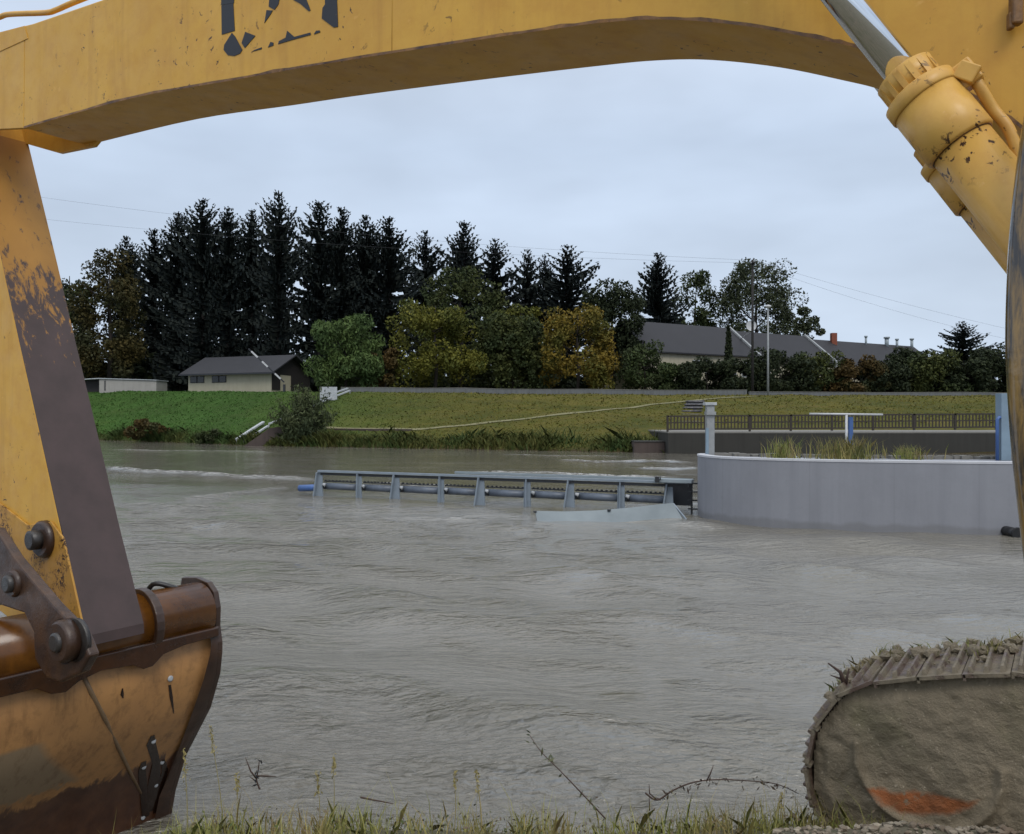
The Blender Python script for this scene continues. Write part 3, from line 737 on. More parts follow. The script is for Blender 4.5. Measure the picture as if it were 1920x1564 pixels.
# shrubs on the water's edge
def on_water(px, py): X, Y = wpt(px, py); return X, Y
rg = nrg(); Ysh = 87.5; x = WX(568, Ysh); root = thing("willow_shrub", "grey green willow shrub at the water's edge in front of the slanting ramp rails", "shrub", (x, Ysh, 0.2))
C = []; mb = MB()
for k in range(120):
    a_ = rg.uniform(0, 6.28); out = 3.3 * rg.uniform(0.05, 1.0) ** 0.7; hgt = (7.3 - 0.75 * out ** 1.25) * rg.uniform(0.5, 1.02); bx_, by_ = rg.normal(0, 0.7), rg.normal(0, 0.5)
    tipx, tipy = bx_ * 0.6 + out * math.cos(a_), by_ * 0.6 + out * 0.8 * math.sin(a_)
    pts = [Vector((bx_ + (tipx - bx_) * t_ ** 1.6, by_ + (tipy - by_) * t_ ** 1.6, hgt * t_)) for t_ in np.linspace(0, 1, 6)]
    if k % 2 == 0: mb.tube([p_ for p_ in pts], [0.035, 0.03, 0.025, 0.02, 0.014, 0.008], 4, cap=False)
    for _ in range(95):
        t_ = rg.uniform(0.08, 1.0); sp = 0.34 * (1.25 - t_) + 0.06
        C.append((bx_ + (tipx - bx_) * t_ ** 1.6 + rg.normal(0, sp), by_ + (tipy - by_) * t_ ** 1.6 + rg.normal(0, sp), hgt * t_ + rg.normal(0, 0.12)))
quads_obj("crown", leaf_quads(np.array(C), 0.13, rg, -1.3, 3.2), M_leaf_grey, root); place_mb(mb, "stem", M_bark, root)
leafy("low_shrub", "low reddish shrub on the left bank at the waterline", "shrub", 280, 786, 830, 46, 101.5, M_leaf_rust, "low shrubs on the left bank", n=2200, clumps=20, size=0.28, csize=0.4, base=0.4, trunk=False)
leafy("low_shrub", "small green shrub on the left bank, right of the reddish one", "shrub", 392, 802, 832, 30, 95, M_leaf_green, "low shrubs on the left bank", n=1200, clumps=14, size=0.26, csize=0.4, base=0.3, trunk=False)

def blades(name, pts, h, wd, mat, rg, lean=0.5, parent=None, off=(0, 0, 0), hmap=None):
    n = len(pts); pts = np.asarray(pts); d = rg.normal(size=(n, 2)) * lean
    hh = h * rg.uniform(0.5, 1.25, n)
    if hmap is not None: hh = hh * np.array([hmap(p_) for p_ in pts])
    a_ = rg.uniform(0, math.pi, n); s_ = np.stack([np.cos(a_), np.sin(a_), np.zeros(n)], 1) * (wd * rg.uniform(0.7, 1.3, n))[:, None] / 2
    mid = pts + np.stack([d[:, 0] * hh * 0.25, d[:, 1] * hh * 0.25, hh * 0.6], 1)
    tip = pts + np.stack([d[:, 0] * hh * 0.75, d[:, 1] * hh * 0.75, hh * 0.95], 1)
    Q = np.stack([pts - s_, pts + s_, mid + s_ * 0.6, tip, mid - s_ * 0.6], 1)
    return quads_obj(name, Q, mat, parent, off, nv=5)
# rank growth along the far waterline and grass over the dyke
rg = nrg(); pts = []
for k in range(9000):
    x = rg.uniform(-62, 14); y = interp(x, TW) + abs(rg.normal(0, 1.0)) * (1.7 if x > -18 else 1.0) + 0.1
    z = far_ground(x, y)
    if z > -0.05: pts.append((x, y, z - 0.05))
kind(blades("bank_reeds", pts, 0.75, 0.14, leaf("bank_growth", (0.045, 0.062, 0.014), (0.110, 0.105, 0.028), (0.035, 0.06, 0.014)), rg, 0.8, hmap=lambda p_: max(0.25, 1.0 + 1.5 * mnoise.noise(Vector((p_[0] * 0.22, p_[1] * 0.3, 5))))), "stuff", "rank grass and weeds along the far waterline", "reeds")
pts = []
for k in range(30000):
    x = rg.uniform(-62, 62); yw, yc = interp(x, TW), interp(x, TC); y = yw + (yc - yw) * rg.uniform(0.06, 1.06)
    if x > 12 and y < 82.5: continue
    pts.append((x, y, far_ground(x, y) - 0.05))
def dyke_blade_mat():
    m, t, b = mat_new("dyke_grass"); v = coords(t); g = node(t, "ShaderNodeNewGeometry"); s = node(t, "ShaderNodeSeparateXYZ"); t.links.new(v, s.inputs[0])
    lf = ramp(t, math_(t, 'ADD', s.outputs["X"], math_(t, 'MULTIPLY', noise(t, v, 0.12, 4), 14)), -26, 2)
    gr = mix(t, g.outputs["Random Per Island"], (0.042, 0.100, 0.019), (0.068, 0.142, 0.031))
    ol = mix(t, g.outputs["Random Per Island"], (0.100, 0.098, 0.016), (0.158, 0.132, 0.033))
    setc(t, b, mix(t, lf, gr, ol)); b.inputs["Roughness"].default_value = 0.8; b.inputs["Specular IOR Level"].default_value = 0.15; return m
kind(blades("dyke_grass", pts, 0.17, 0.20, dyke_blade_mat(), rg, 0.9), "stuff", "grass growing on the dyke", "grass")

# ------------------------------------------------------------------ flood wall
def wall_run(name, label, pts, h, wd, mat, cap=True):
    root = thing(name, label, "wall", (pts[0][0], pts[0][1], pts[0][2]))
    mb = MB(); mc = MB()
    for a_, b_ in zip(pts[:-1], pts[1:]):
        a_ = Vector(a_); b_ = Vector(b_)
        mb.bar(a_ + Vector((0, 0, h / 2 - 0.3)), b_ + Vector((0, 0, h / 2 - 0.3)), wd, h + 0.6)
        mc.bar(a_ + Vector((0, 0, h + 0.03)), b_ + Vector((0, 0, h + 0.03)), wd + 0.08, 0.06)
    mb.build("wall_face", mat, root); mc.build("coping", M_quaycap, root)
    return root
def crest(px, dy=1.2):
    Y = interp(WX(px, 105), TC) + dy; X = WX(px, Y); return (X, Y, far_ground(X, Y))
root = wall_run("flood_wall", "low grey concrete flood wall along the crest from the white board to the wooden pole", [crest(x) for x in range(640, 1401, 76)], 0.62, 0.3, M_floodwall)
mb = MB()
for x in range(700, 1400, 58):
    q = crest(x); 
    o = MB().box((q[0], q[1] - 0.18, q[2] + 0.3), (0.12, 0.06, 0.62)).build("buttress", M_floodwall, root)
wall_run("flood_wall", "lower grey flood wall along the crest right of the wooden pole, below the dark hedge", [crest(x, 1.5) for x in range(1404, 1965, 80)], 0.42, 0.3, M_floodwall)

# ------------------------------------------------------------------ cream house
def local_frame(o, deg):
    c, s_ = math.cos(R(deg)), math.sin(R(deg)); o = Vector(o)
    return lambda u, v_, z: o + Vector((-c * u + s_ * v_, s_ * u + c * v_, z))
Yh = 120.0
hz = WZ(731, Yh)
H = local_frame((WX(509, Yh), Yh, hz), 22)      # origin: front right corner, u to the left along the front, v to the back
root = thing("cream_house", "cream single-storey house with dark gabled roof on the dyke", "house", H(6, 4, 0))
wl, wd_ = 14.9, 9.0; wh = (731 - 699) / F * Yh
mb = MB(); mb.prism([H(0, 0, -0.4), H(wl, 0, -0.4), H(wl, 0, wh), H(0, 0, wh)], H(0, wd_, 0) - H(0, 0, 0)); mb.build("wall", M_cream, root)
rz = (731 - 664) / F * Yh
ov = 0.9
mb = MB()
for (v0, z0, v1, z1) in ((-ov, wh - 0.15, wd_ / 2, rz), (wd_ + ov, wh - 0.15, wd_ / 2, rz)):
    mb.prism([H(-ov, v0, z0), H(wl + ov, v0, z0), H(wl + ov, v1, z1), H(-ov, v1, z1)], (0, 0, 0.2))
rf = mb.build("roof", M_roof_house, root)
MB().prism([H(-0.04, 0.0, wh - 0.2), H(-0.04, wd_, wh - 0.2), H(-0.04, wd_ / 2, rz - 0.1)], H(wl, 0, 0) - H(-0.04, 0, 0)).build("gable", M_timber, root)
MB().prism([H(-0.05, 0.0, 0), H(-0.05, 1.9, 0), H(-0.05, 1.9, wh), H(-0.05, 0.0, wh)], H(-0.02, 0, 0) - H(0, 0, 0)).build("side_door", M_timber, root)
MB().prism([H(-0.05, 4.4, 0), H(-0.05, wd_, 0), H(-0.05, wd_, wh), H(-0.05, 4.4, wh)], H(-0.02, 0, 0) - H(0, 0, 0)).build("timber_panel", M_timber, root)
for u0, u1 in ((11.9, 14.5), (7.9, 10.5)):
    fr = MB().prism([H(u0, -0.06, 1.15), H(u1, -0.06, 1.15), H(u1, -0.06, 2.15), H(u0, -0.06, 2.15)], H(0, 0.05, 0) - H(0, 0, 0)).build("window", M_timber, root)
    m_ = (u0 + u1) / 2
    for c0, c1 in ((u0 + 0.1, m_ - 0.12), (m_ + 0.12, u1 - 0.1)):
        MB().prism([H(c0, -0.09, 1.22), H(c1, -0.09, 1.22), H(c1, -0.09, 2.08), H(c0, -0.09, 2.08)], H(0, 0.025, 0) - H(0, 0, 0)).build("pane", M_glass, fr)
MB().bar(H(wl + ov, -ov - 0.08, wh - 0.12), H(-ov, -ov - 0.08, wh - 0.12), 0.14, 0.14).build("gutter", M_dark, root)
# small pale outbuilding seen past the gable
Yo = 134; q = P(548, 731, Yo)
root = thing("outbuilding", "small pale flat-roofed hut right of the house gable", "shed", q)
MB().box((q.x, Yo + 1.5, q.z + 1.0), (2.9, 3, 2.4)).build("wall", M_cream, root)
MB().box((q.x, Yo + 1.5, q.z + 2.27), (3.2, 3.3, 0.12)).build("roof", M_timber, root)
# long white garage, left
Yg = 126; gz = WZ(732, Yg)
root = thing("low_garage", "long low white garage at the left end of the dyke with a dark open bay", "garage", (WX(225, Yg), Yg, gz))
mb = MB(); xa, xb = WX(186, Yg), WX(293, Yg)
mb.prism([(xa, Yg, gz - 0.4), (xb, Yg, gz - 0.4), (xb, Yg, WZ(714, Yg)), (xa, Yg, WZ(711, Yg))], (0, 4, 0)); mb.build("wall", M_creamw, root)
x0 = WX(150, Yg)
MB().prism([(x0, Yg + 1.2, gz - 0.4), (xa - 0.02, Yg + 1.2, gz - 0.4), (xa - 0.02, Yg + 1.2, WZ(712, Yg)), (x0, Yg + 1.2, WZ(713, Yg))], (0, 2.8, 0)).build("open_bay", M_timber, root)
MB().prism([(x0 - 0.3, Yg - 0.2, WZ(712.5, Yg)), (xa, Yg - 0.2, WZ(710.5, Yg)), (xb + 0.15, Yg - 0.2, WZ(713.5, Yg)), (xb + 0.15, Yg - 0.2, WZ(712.3, Yg)), (xa, Yg - 0.2, WZ(708.9, Yg)), (x0 - 0.3, Yg - 0.2, WZ(711, Yg))], (0, 4.4, 0)).build("roof", M_white_old, root)
MB().box((WX(197, Yg), Yg - 0.03, gz + 0.7), (0.16, 0.06, 1.5)).build("downpipe", M_dark, root)
# raised barrier pole
Yb = 112.5
bz = far_ground(WX(520, Yb), Yb)
root = thing("barrier_gate", "raised striped barrier pole slanting in front of the house roof", "barrier", (WX(533, Yb), Yb, bz))
MB().box((WX(533, Yb), Yb, bz + 0.5), (0.28, 0.28, 1.1)).build("post", M_dark, root, bevel=0.02)
A, B = P(533, 717, Yb), P(466, 654, Yb); pl = MB().bar(A, B, 0.16, 0.16).build("pole", M_dark, root)
for s0, s1 in ((0.10, 0.26), (0.46, 0.62), (0.74, 0.92)):
    MB().bar(A.lerp(B, s0), A.lerp(B, s1), 0.19, 0.19).build("white_band", M_white, pl)

# ------------------------------------------------------------------ long slate-roofed building
A0 = Vector((WX(1225, 140), 140, 0)); B0 = Vector((WX(1712, 176), 176, 0)); dd = (B0 - A0).normalized(); qn = Vector((dd.y, -dd.x, 0))
A0 = A0 - dd * 6.5; LB = (B0 - A0).length; ZR, ZE, DP = 18.3, 12.9, 7.0
def LBp(u, v_, z): return Vector((A0.x, A0.y, 0)) + dd * u + qn * v_ + Vector((0, 0, z))   # v: towards the river
gz = 6.0
root = thing("long_building", "long two-storey building with slate roof behind the hedge on the right", "building", LBp(LB / 2, 0, gz))
MB().prism([LBp(0, DP - 0.6, gz - 1), LBp(LB, DP - 0.6, gz - 1), LBp(LB, DP - 0.6, ZE - 0.6), LBp(23.5, DP - 0.6, ZE - 0.2), LBp(23.5, DP - 0.6, ZE + 0.35), LBp(0, DP - 0.6, ZE + 0.35)], -qn * (2 * DP - 1.2)).build("wall", M_cream, root)
mb = MB()
for ua_, ub_, dz in ((-0.4, 23.5, 0.0), (23.5, 43.0, -0.45), (43.0, LB, -0.95)):
    mb.prism([LBp(ua_, DP, ZE + dz), LBp(ub_, DP, ZE + dz), LBp(ub_, 0, ZR + dz), LBp(ua_, 0, ZR + dz)], (0, 0, 0.22))
    mb.prism([LBp(ua_, -DP, ZE + dz), LBp(ub_, -DP, ZE + dz), LBp(ub_, 0, ZR + dz), LBp(ua_, 0, ZR + dz)], (0, 0, 0.22))
rf = mb.build("roof", M_roof_long, root)
for uu, dz in ((23.5, 0.0), (43.0, -0.45)):
    mb = MB()
    for sg in (1, -1): mb.prism([LBp(uu - 0.02, sg * (DP + 0.1), ZE + dz - 0.9), LBp(uu + 0.42, sg * (DP + 0.1), ZE + dz - 0.9), LBp(uu + 0.42, 0, ZR + dz - 0.9), LBp(uu - 0.02, 0, ZR + dz - 0.9)], (0, 0, 1.45))
    mb.build("parapet", M_galv, rf)
q = LBp(50.5, 0.6, ZR - 0.95); MB().box((q.x, q.y, q.z + 0.4), (1.0, 1.0, 2.4)).build("chimney", M_brick, rf)
for uu, hh_, rr_ in ((60.5, 1.3, 0.22), (67, 1.4, 0.42), (70.3, 1.2, 0.26), (75.2, 1.5, 0.3)):
    q = LBp(uu, 0.3, ZR - 0.95); mb = MB(); mb.tube([(q.x, q.y, q.z - 0.5), (q.x, q.y, q.z + hh_)], rr_, 8); mb.tube([(q.x, q.y, q.z + hh_), (q.x, q.y, q.z + hh_ + 0.3)], rr_ * 1.5, 8); mb.build("vent", M_steel_lt, rf)
for k in range(7):
    u0 = 9.2 + k * 2.7
    f_ = MB().prism([LBp(u0, DP - 0.54, 9.6), LBp(u0 + 1.5, DP - 0.54, 9.6), LBp(u0 + 1.5, DP - 0.54, 12.1), LBp(u0, DP - 0.54, 12.1)], -qn * 0.05).build("window", M_white_old, root)
    MB().prism([LBp(u0 + 0.12, DP - 0.50, 9.75), LBp(u0 + 1.38, DP - 0.50, 9.75), LBp(u0 + 1.38, DP - 0.50, 11.95), LBp(u0 + 0.12, DP - 0.50, 11.95)], -qn * 0.03).build("pane", M_glass, f_)
q = P(1408, 611, 139.0)      # dish on the roof ridge
mb = MB(); Vd = [q]; 
for k in range(14): Vd.append(q + Vector((0.85 * math.cos(k * math.pi / 7), -0.28, 0.85 * math.sin(k * math.pi / 7))))
mb.add(Vd, [(0, 1 + k, 1 + (k + 1) % 14) for k in range(14)], True); mb.add([p + Vector((0, 0.06, 0)) for p in Vd], [(0, 1 + (k + 1) % 14, 1 + k) for k in range(14)], True)
mb.tube([q + Vector((0, 0.02, 0)), q + Vector((0.3, 2.5, -1.0)), q + Vector((0.3, 9, -1.6))], 0.07, 6)
mb.build("satellite_dish", M_white, rf)

# ------------------------------------------------------------------ poles and wires
Yp = 112; q = P(1411, 738, Yp); topz = WZ(487, Yp)
root = thing("utility_pole", "dark wooden utility pole in front of the open-crowned tree", "utility pole", (q.x, Yp, far_ground(q.x, Yp)))
MB().tube([(q.x, Yp, 4.5), (q.x, Yp, topz)], [0.2, 0.14], 8).build("pole", M_wood, root)
MB().box((q.x, Yp, topz - 0.5), (0.35, 1.6, 0.14)).build("crossarm", M_wood, root)
for dy in (-0.7, 0.7): MB().tube([(q.x, Yp + dy, topz - 0.43), (q.x, Yp + dy, topz - 0.15)], [0.07, 0.045], 8).build("insulator", M_white_old, root)
MB().box((q.x, Yp - 0.25, WZ(600, Yp)), (0.3, 0.2, 0.5)).build("junction_box", M_dark, root)
Yl = 104; q = P(1440, 742, Yl)
root = thing("street_lamp", "slim pale street lamp right of the wooden pole", "street lamp", (q.x, Yl, far_ground(q.x, Yl)))
MB().tube([(q.x, Yl, 5.0), (q.x, Yl, WZ(577, Yl))], [0.15, 0.09], 8).build("pole", M_galv, root)
MB().tube([(q.x, Yl, WZ(578, Yl)), (q.x, Yl, WZ(575, Yl)), (q.x, Yl, WZ(573, Yl)), (q.x, Yl, WZ(571.5, Yl))], [0.10, 0.42, 0.36, 0.08], 12).build("lamp_head", M_white, root)
def wire(pts, sag, label):
    (a_, b_) = pts; n = 24; path = []
    for i in range(n + 1):
        t_ = i / n; p_ = a_.lerp(b_, t_); p_ = p_ - Vector((0, 0, 4 * sag * t_ * (1 - t_))); path.append(p_)
    o = MB().tube(path, 0.011, 5).build("power_line", M_wire); tag(o, label, "wire", "overhead wires across the sky"); return o
pt = P(1411, 490, Yp)
wire((P(-140, 338, 118), pt + Vector((0, -0.7, 0))), 1.6, "upper thin overhead wire left of the wooden pole")
wire((P(-140, 386, 124), pt + Vector((0, 0.7, -0.1))), 1.4, "lower thin overhead wire left of the wooden pole")
wire((pt + Vector((0, -0.7, 0)), P(2100, 660, 122)), 0.8, "upper thin overhead wire right of the wooden pole")
wire((pt + Vector((0, 0.7, -0.1)), P(2100, 672, 130)), 1.6, "lower thin overhead wire right of the wooden pole")

# ------------------------------------------------------------------ board and ramp on the dyke
q = on_ground(616, 752); Yw_ = q.y
root = thing("info_board", "weathered white board at the top of the ramp rails", "board", q)
bx = 32 / F * Yw_
MB().box((q.x, Yw_, WZ(738, Yw_)), (bx, 0.08, 25 / F * Yw_)).build("panel", M_white_old, root)
for s_ in (-1, 1): MB().box((q.x + s_ * bx * 0.42, Yw_ + 0.08, q.z + 0.5), (0.09, 0.09, 1.9)).build("post", M_galv, root)
G = "rails of the boat ramp"
def rail_run(label, pxs, wd__, lift):
    pts = [on_ground(*p_) + Vector((0, 0, lift)) for p_ in pxs]
    pts = [Vector((p_.x, p_.y, max(p_.z, lift))) for p_ in pts]
    root = thing("ramp_rail", label, "rail", pts[0], G)
    mb = MB()
    for a_, b_ in zip(pts[:-1], pts[1:]): mb.bar(a_, b_, wd__, 0.16)
    mb.build("rail", M_white_old, root)
    for i, p_ in enumerate(pts[::2]): MB().tube([p_ - Vector((0, 0, 1.0)), p_], 0.07, 6).build("support", M_galv, root)
rail_run("short thick white rail rising from the water at the foot of the ramp", [(444, 830), (468, 814), (494, 798)], 0.35, 0.35)
rail_run("lower pale rail beside the short thick one at the ramp foot", [(456, 832), (480, 817), (502, 803)], 0.22, 0.2)
rail_run("long pale rail climbing behind the willow shrub to the top of the dyke", [(504, 802), (540, 787), (580, 770), (616, 754), (656, 738)], 0.2, 0.35)
rail_run("pale rail at the ramp top right beside the white board", [(630, 744), (652, 736)], 0.2, 0.5)
a0 = on_ground(470, 833); 
mb = MB(); Yr = 88.5
mb.prism([P(458, 836, Yr), P(545, 840, Yr), P(545, 797, Yr), P(505, 803, Yr)], (0.4, 1.2, 0)); tag(mb.build("ramp_wall", M_brownwall), "brown sloping side wall below the ramp rails at the water", "wall")
p0, p1 = on_ground(628, 806), on_ground(772, 808)
tag(MB().bar(p0 + Vector((0, 0, -0.15)), p1 + Vector((0, 0, -0.15)), 0.5, 0.55).build("stone_ledge", M_brownwall), "short brown ledge along the start of the path right of the willow shrub", "ledge")

# ------------------------------------------------------------------ far quay with railing and steps
Yq = 70.0; x0, x1 = WX(1253, Yq), 62.0; qz = WZ(811, Yq)
root = thing("far_quay", "dark stained quay wall under the brown railing", "quay wall", (x0, Yq, 0))
MB().box(((x0 + x1) / 2, Yq + 6.5, (qz - 2) / 2 - 0.06), (x1 - x0, 13, qz + 2)).build("wall_face", M_quay, root)
MB().box(((x0 + x1) / 2, Yq + 6.5, qz + 0.0), (x1 - x0 + 0.05, 13.06, 0.12)).build("coping", M_quaycap, root)
xl = WX(1190, Yq + 1.2)
root = thing("low_wall", "low brown wall at the waterline left of the far quay", "wall", (xl, Yq + 1.2, 0))
MB().box(((xl + x0) / 2 - 0.02, Yq + 2.6, 0.1), (x0 - xl - 0.06, 2.4, 1.6)).build("wall_face", M_brownwall, root)
MB().box(((xl + x0) / 2 - 0.02, Yq + 2.6, 0.93), (x0 - xl - 0.06, 2.5, 0.1)).build("coping", M_quay, root)
rt = thing("quay_railing", "long brown picket railing on the far quay", "railing", (x0, Yq + 0.3, qz + 0.1))
xr = WX(1872, Yq); zt, zb = qz + 1.33, qz + 0.25; Yr = Yq + 0.3
tl = (772 - 781) / F * Yq * -1.0       # the rail climbs a little to the right
def rz_(x, z): return z + (x - x0) / (xr - x0) * tl * 0.5
MB().bar((x0, Yr, zt), (xr, Yr, rz_(xr, zt)), 0.10, 0.12).build("top_rail", M_railbrown, rt)
MB().bar((x0, Yr, zb), (xr, Yr, rz_(xr, zb)), 0.08, 0.12).build("bottom_rail", M_railbrown, rt)
MB().bar((x0, Yr, (zt + zb) / 2), (xr, Yr, rz_(xr, (zt + zb) / 2)), 0.06, 0.09).build("middle_rail", M_railbrown, rt)
npk = 98
base = MB().box((x0, Yr, (zt + zb) / 2), (0.10, 0.05, zt - zb)).build("picket", M_railbrown, rt)
for k in range(1, npk):
    c = base.copy(); link(c); c.parent = rt; xx = (xr - x0) * k / npk; c.location = (xx, 0, rz_(x0 + xx, 0))
for k in range(9):
    xx = x0 + (xr - x0) * k / 8; MB().box((xx, Yr + 0.02, rz_(xx, qz + 0.72)), (0.16, 0.14, 1.36)).build("post", M_railbrown, rt)
# steps up the dyke
root = thing("stone_steps", "weathered dark stone steps climbing the dyke behind the railing", "steps", on_ground(1298, 805))
ps, pe = Vector((WX(1287, 82.6), 82.6, qz)), on_ground(1304, 755)
ns = 8; dv = (pe - ps) / ns
mb = MB(); mb.prism([ps + Vector((-0.95, 0, -0.8)), ps + Vector((-0.95, 0, 0.10)), pe + Vector((-0.95, 0, 0.22)), pe + Vector((-0.95, 0, -0.8))], (1.9, 0, 0)); mb.build("stair_base", M_dark, root)
for k in range(ns):
    p_ = ps + dv * (k + 0.5); MB().box((p_.x, p_.y, p_.z + 0.27), (2.05, dv.y * 0.5, 0.13)).build("step", M_stepstone, root)

# ------------------------------------------------------------------ near pier
PT = 1.80
front = [(5.95, 26.9), (5.72, 26.3), (5.70, 25.6), (5.86, 24.9), (6.35, 24.15), (7.1, 23.5), (8.1, 22.95), (9.1, 22.55), (10.9, 22.05), (12.8, 21.7), (20, 21.0)]
front = [(p_.x, p_.y) for p_ in catmull([Vector((a_, b_, 0)) for a_, b_ in front], 5)]
back = [(20, 24.0), (12, 25.0), (7.6, 26.6), (6.3, 27.2)]
root = thing("pier", "smooth lilac grey concrete pier with rounded end in the river", "pier", (9, 24, 0))
mb = MB(); mb.prism([(x_, y_, -1.5) for x_, y_ in front + back], (0, 0, PT + 1.5)); o = mb.build("wall_face", M_pier, root)
n = len(front)
def inset(i, d_):
    a_ = Vector(front[max(0, i - 1)]); b_ = Vector(front[min(n - 1, i + 1)]); t_ = (b_ - a_).normalized(); nn = Vector((-t_.y, t_.x)); return Vector(front[i]) + nn * d_
mb = MB(); outer = [inset(i, -0.015) for i in range(n)]; inner = [inset(i, 0.30) for i in range(n)]
Vc = []
for a_, b_ in zip(outer, inner): Vc += [(a_.x, a_.y, PT + 0.003), (a_.x, a_.y, PT + 0.06), (b_.x, b_.y, PT + 0.06), (b_.x, b_.y, PT + 0.003)]
mb.add(Vc, [(4 * i + k, 4 * i + (k + 1) % 4, 4 * i + 4 + (k + 1) % 4, 4 * i + 4 + k) for i in range(n - 1) for k in range(4)] + [(0, 1, 2, 3)]); mb.build("coping", M_coping, root)
mb = MB(); rg = nrg(); Vs = []                                          # rubble and silt along the back of the top
for k in range(90):
    x_ = rg.uniform(6.3, 14.5); yb = interp(x_, [(6.3, 26.6), (7.6, 26.0), (12, 24.6), (20, 23.6)]) - rg.uniform(0.0, 0.35)
    mb.box((x_, yb, PT + 0.03), (rg.uniform(0.15, 0.5), rg.uniform(0.1, 0.3), rg.uniform(0.05, 0.15)), Matrix.Rotation(rg.uniform(-0.4, 0.4), 3, 'Z'))
kind(mb.build("rubble", M_quaycap), "stuff", "broken rubble along the back edge of the pier top", "rubble")
def tuft(label, xa, xb, h, nn):
    rg = nrg(); Yt = 24.6; pts = [(rg.normal((WX(xa, Yt) + WX(xb, Yt)) / 2, (WX(xb, Yt) - WX(xa, Yt)) / 4.2), rg.normal(24.35, 0.28), PT + 0.0) for _ in range(int(nn * 0.7))]
    c = (WX((xa + xb) / 2, Yt), 24.4, PT)
    o = blades("grass_tuft", pts, h, 0.022, M_grass_dry if 'dry' in label or 'straw' in label else M_grass_near, rg, 0.45, off=c); o.location = c
    tag(o, label, "grass", "grass tufts on the pier")
tuft("green grass tuft at the left on the pier top", 1438, 1490, 0.62, 230)
tuft("wide dry grass tuft around the white post on the pier", 1515, 1640, 0.66, 460)
tuft("short grass tuft right of the white post on the pier", 1665, 1730, 0.40, 240)
Y1 = 26.3
root = thing("steel_post", "square grey steel post at the rounded end of the pier", "post", (WX(1331, Y1), Y1, PT))
MB().box((WX(1331, Y1), Y1, (PT + WZ(760, Y1)) / 2), (0.24, 0.24, WZ(760, Y1) - PT)).build("shaft", M_galv, root, bevel=0.02)
MB().box((WX(1331, Y1), Y1, WZ(757.5, Y1)), (0.36, 0.34, 0.09)).build("cap", M_white_old, root, bevel=0.015)
MB().box((WX(1331, Y1), Y1 - 0.05, WZ(775, Y1)), (0.29, 0.30, 0.10)).build("collar", M_galv, root)
MB().box((WX(1324, Y1), Y1 - 0.13, WZ(830, Y1)), (0.08, 0.1, 0.9)).build("fin", M_blue_gr, root)
Y1 = 24.9
root = thing("white_tee_post", "white T-shaped pipe post in the grass on the pier", "post", (WX(1587, Y1), Y1, PT))
MB().tube([(WX(1587, Y1), Y1, PT - 0.05), (WX(1587, Y1), Y1, WZ(778, Y1))], 0.036, 10).build("shaft", M_white, root)
MB().tube([(WX(1518, Y1), Y1, WZ(776, Y1)), (WX(1655, Y1), Y1, WZ(777.5, Y1))], 0.03, 10).build("crossbar", M_white, root)
MB().box((WX(1597, Y1), Y1 + 0.08, WZ(808, Y1)), (0.11, 0.1, 0.82)).build("blue_plate", M_blue, root)
Y1 = 23.6
root = thing("lock_column", "blue grey steel column at the right end of the pier, beside the glossy hose", "column", (WX(1881, Y1), Y1, PT))
MB().box((WX(1881, Y1), Y1, (PT + WZ(738, Y1)) / 2), (0.27, 0.3, WZ(738, Y1) - PT)).build("shaft", M_blue_gr, root, bevel=0.01)
MB().box((WX(1899, Y1), Y1 + 0.2, (PT + WZ(752, Y1)) / 2), (0.28, 0.4, WZ(752, Y1) - PT)).build("concrete_backing", M_quaycap, root)
MB().tube([(WX(1866, Y1), Y1 - 0.1, PT), (WX(1866, Y1), Y1 - 0.1, WZ(787, Y1)), (WX(1869, Y1), Y1 - 0.1, WZ(783, Y1)), (WX(1878, Y1), Y1 - 0.1, WZ(783, Y1))], 0.045, 8).build("blue_handrail", M_blue, root)
q = P(1905, 1000, 21.3)
mb = MB(); mb.tube([q + Vector((0, 0.5, 0)), q + Vector((0, -0.06, 0))], 0.13, 14); mb.tube([q + Vector((0, -0.06, 0)), q + Vector((0, -0.10, 0))], [0.16, 0.15], 14)
tag(mb.build("drain_pipe", M_black), "round black drain pipe end at the waterline of the pier", "pipe")

# ------------------------------------------------------------------ steel frame in the river
def fl(px, dy=0.0):
    k = (px - CX) / F; Y = (32.5 - 0.447 * 7.33 - 0) / (1 + 0.447 * k) + dy; return k * Y, Y
xa, ya = fl(597); xb, yb = fl(1290)
root = thing("weir_frame", "long grey steel gate frame standing in the flooded river left of the pier", "weir frame", (xa, ya, 0))
zt = 0.94; dirf = Vector((xb - xa, yb - ya, 0)).normalized(); nf = Vector((dirf.y, -dirf.x, 0))
MB().bar((xa, ya, zt), (xb, yb, zt), 0.14, 0.075).build("top_beam", M_steel, root)
o_ = -nf * 0.75
xs_, ys_ = fl(835); MB().bar(Vector((xs_, ys_, zt + 0.05)) + o_, Vector((xb, yb, zt + 0.03)) + o_, 0.10, 0.08).build("back_rail", M_steel_lt, root)
MB().bar((xa + 0.1, ya - 0.02, zt - 0.10), (xb, yb - 0.02, zt - 0.10), 0.06, 0.09).build("lower_flange", M_dark, root)
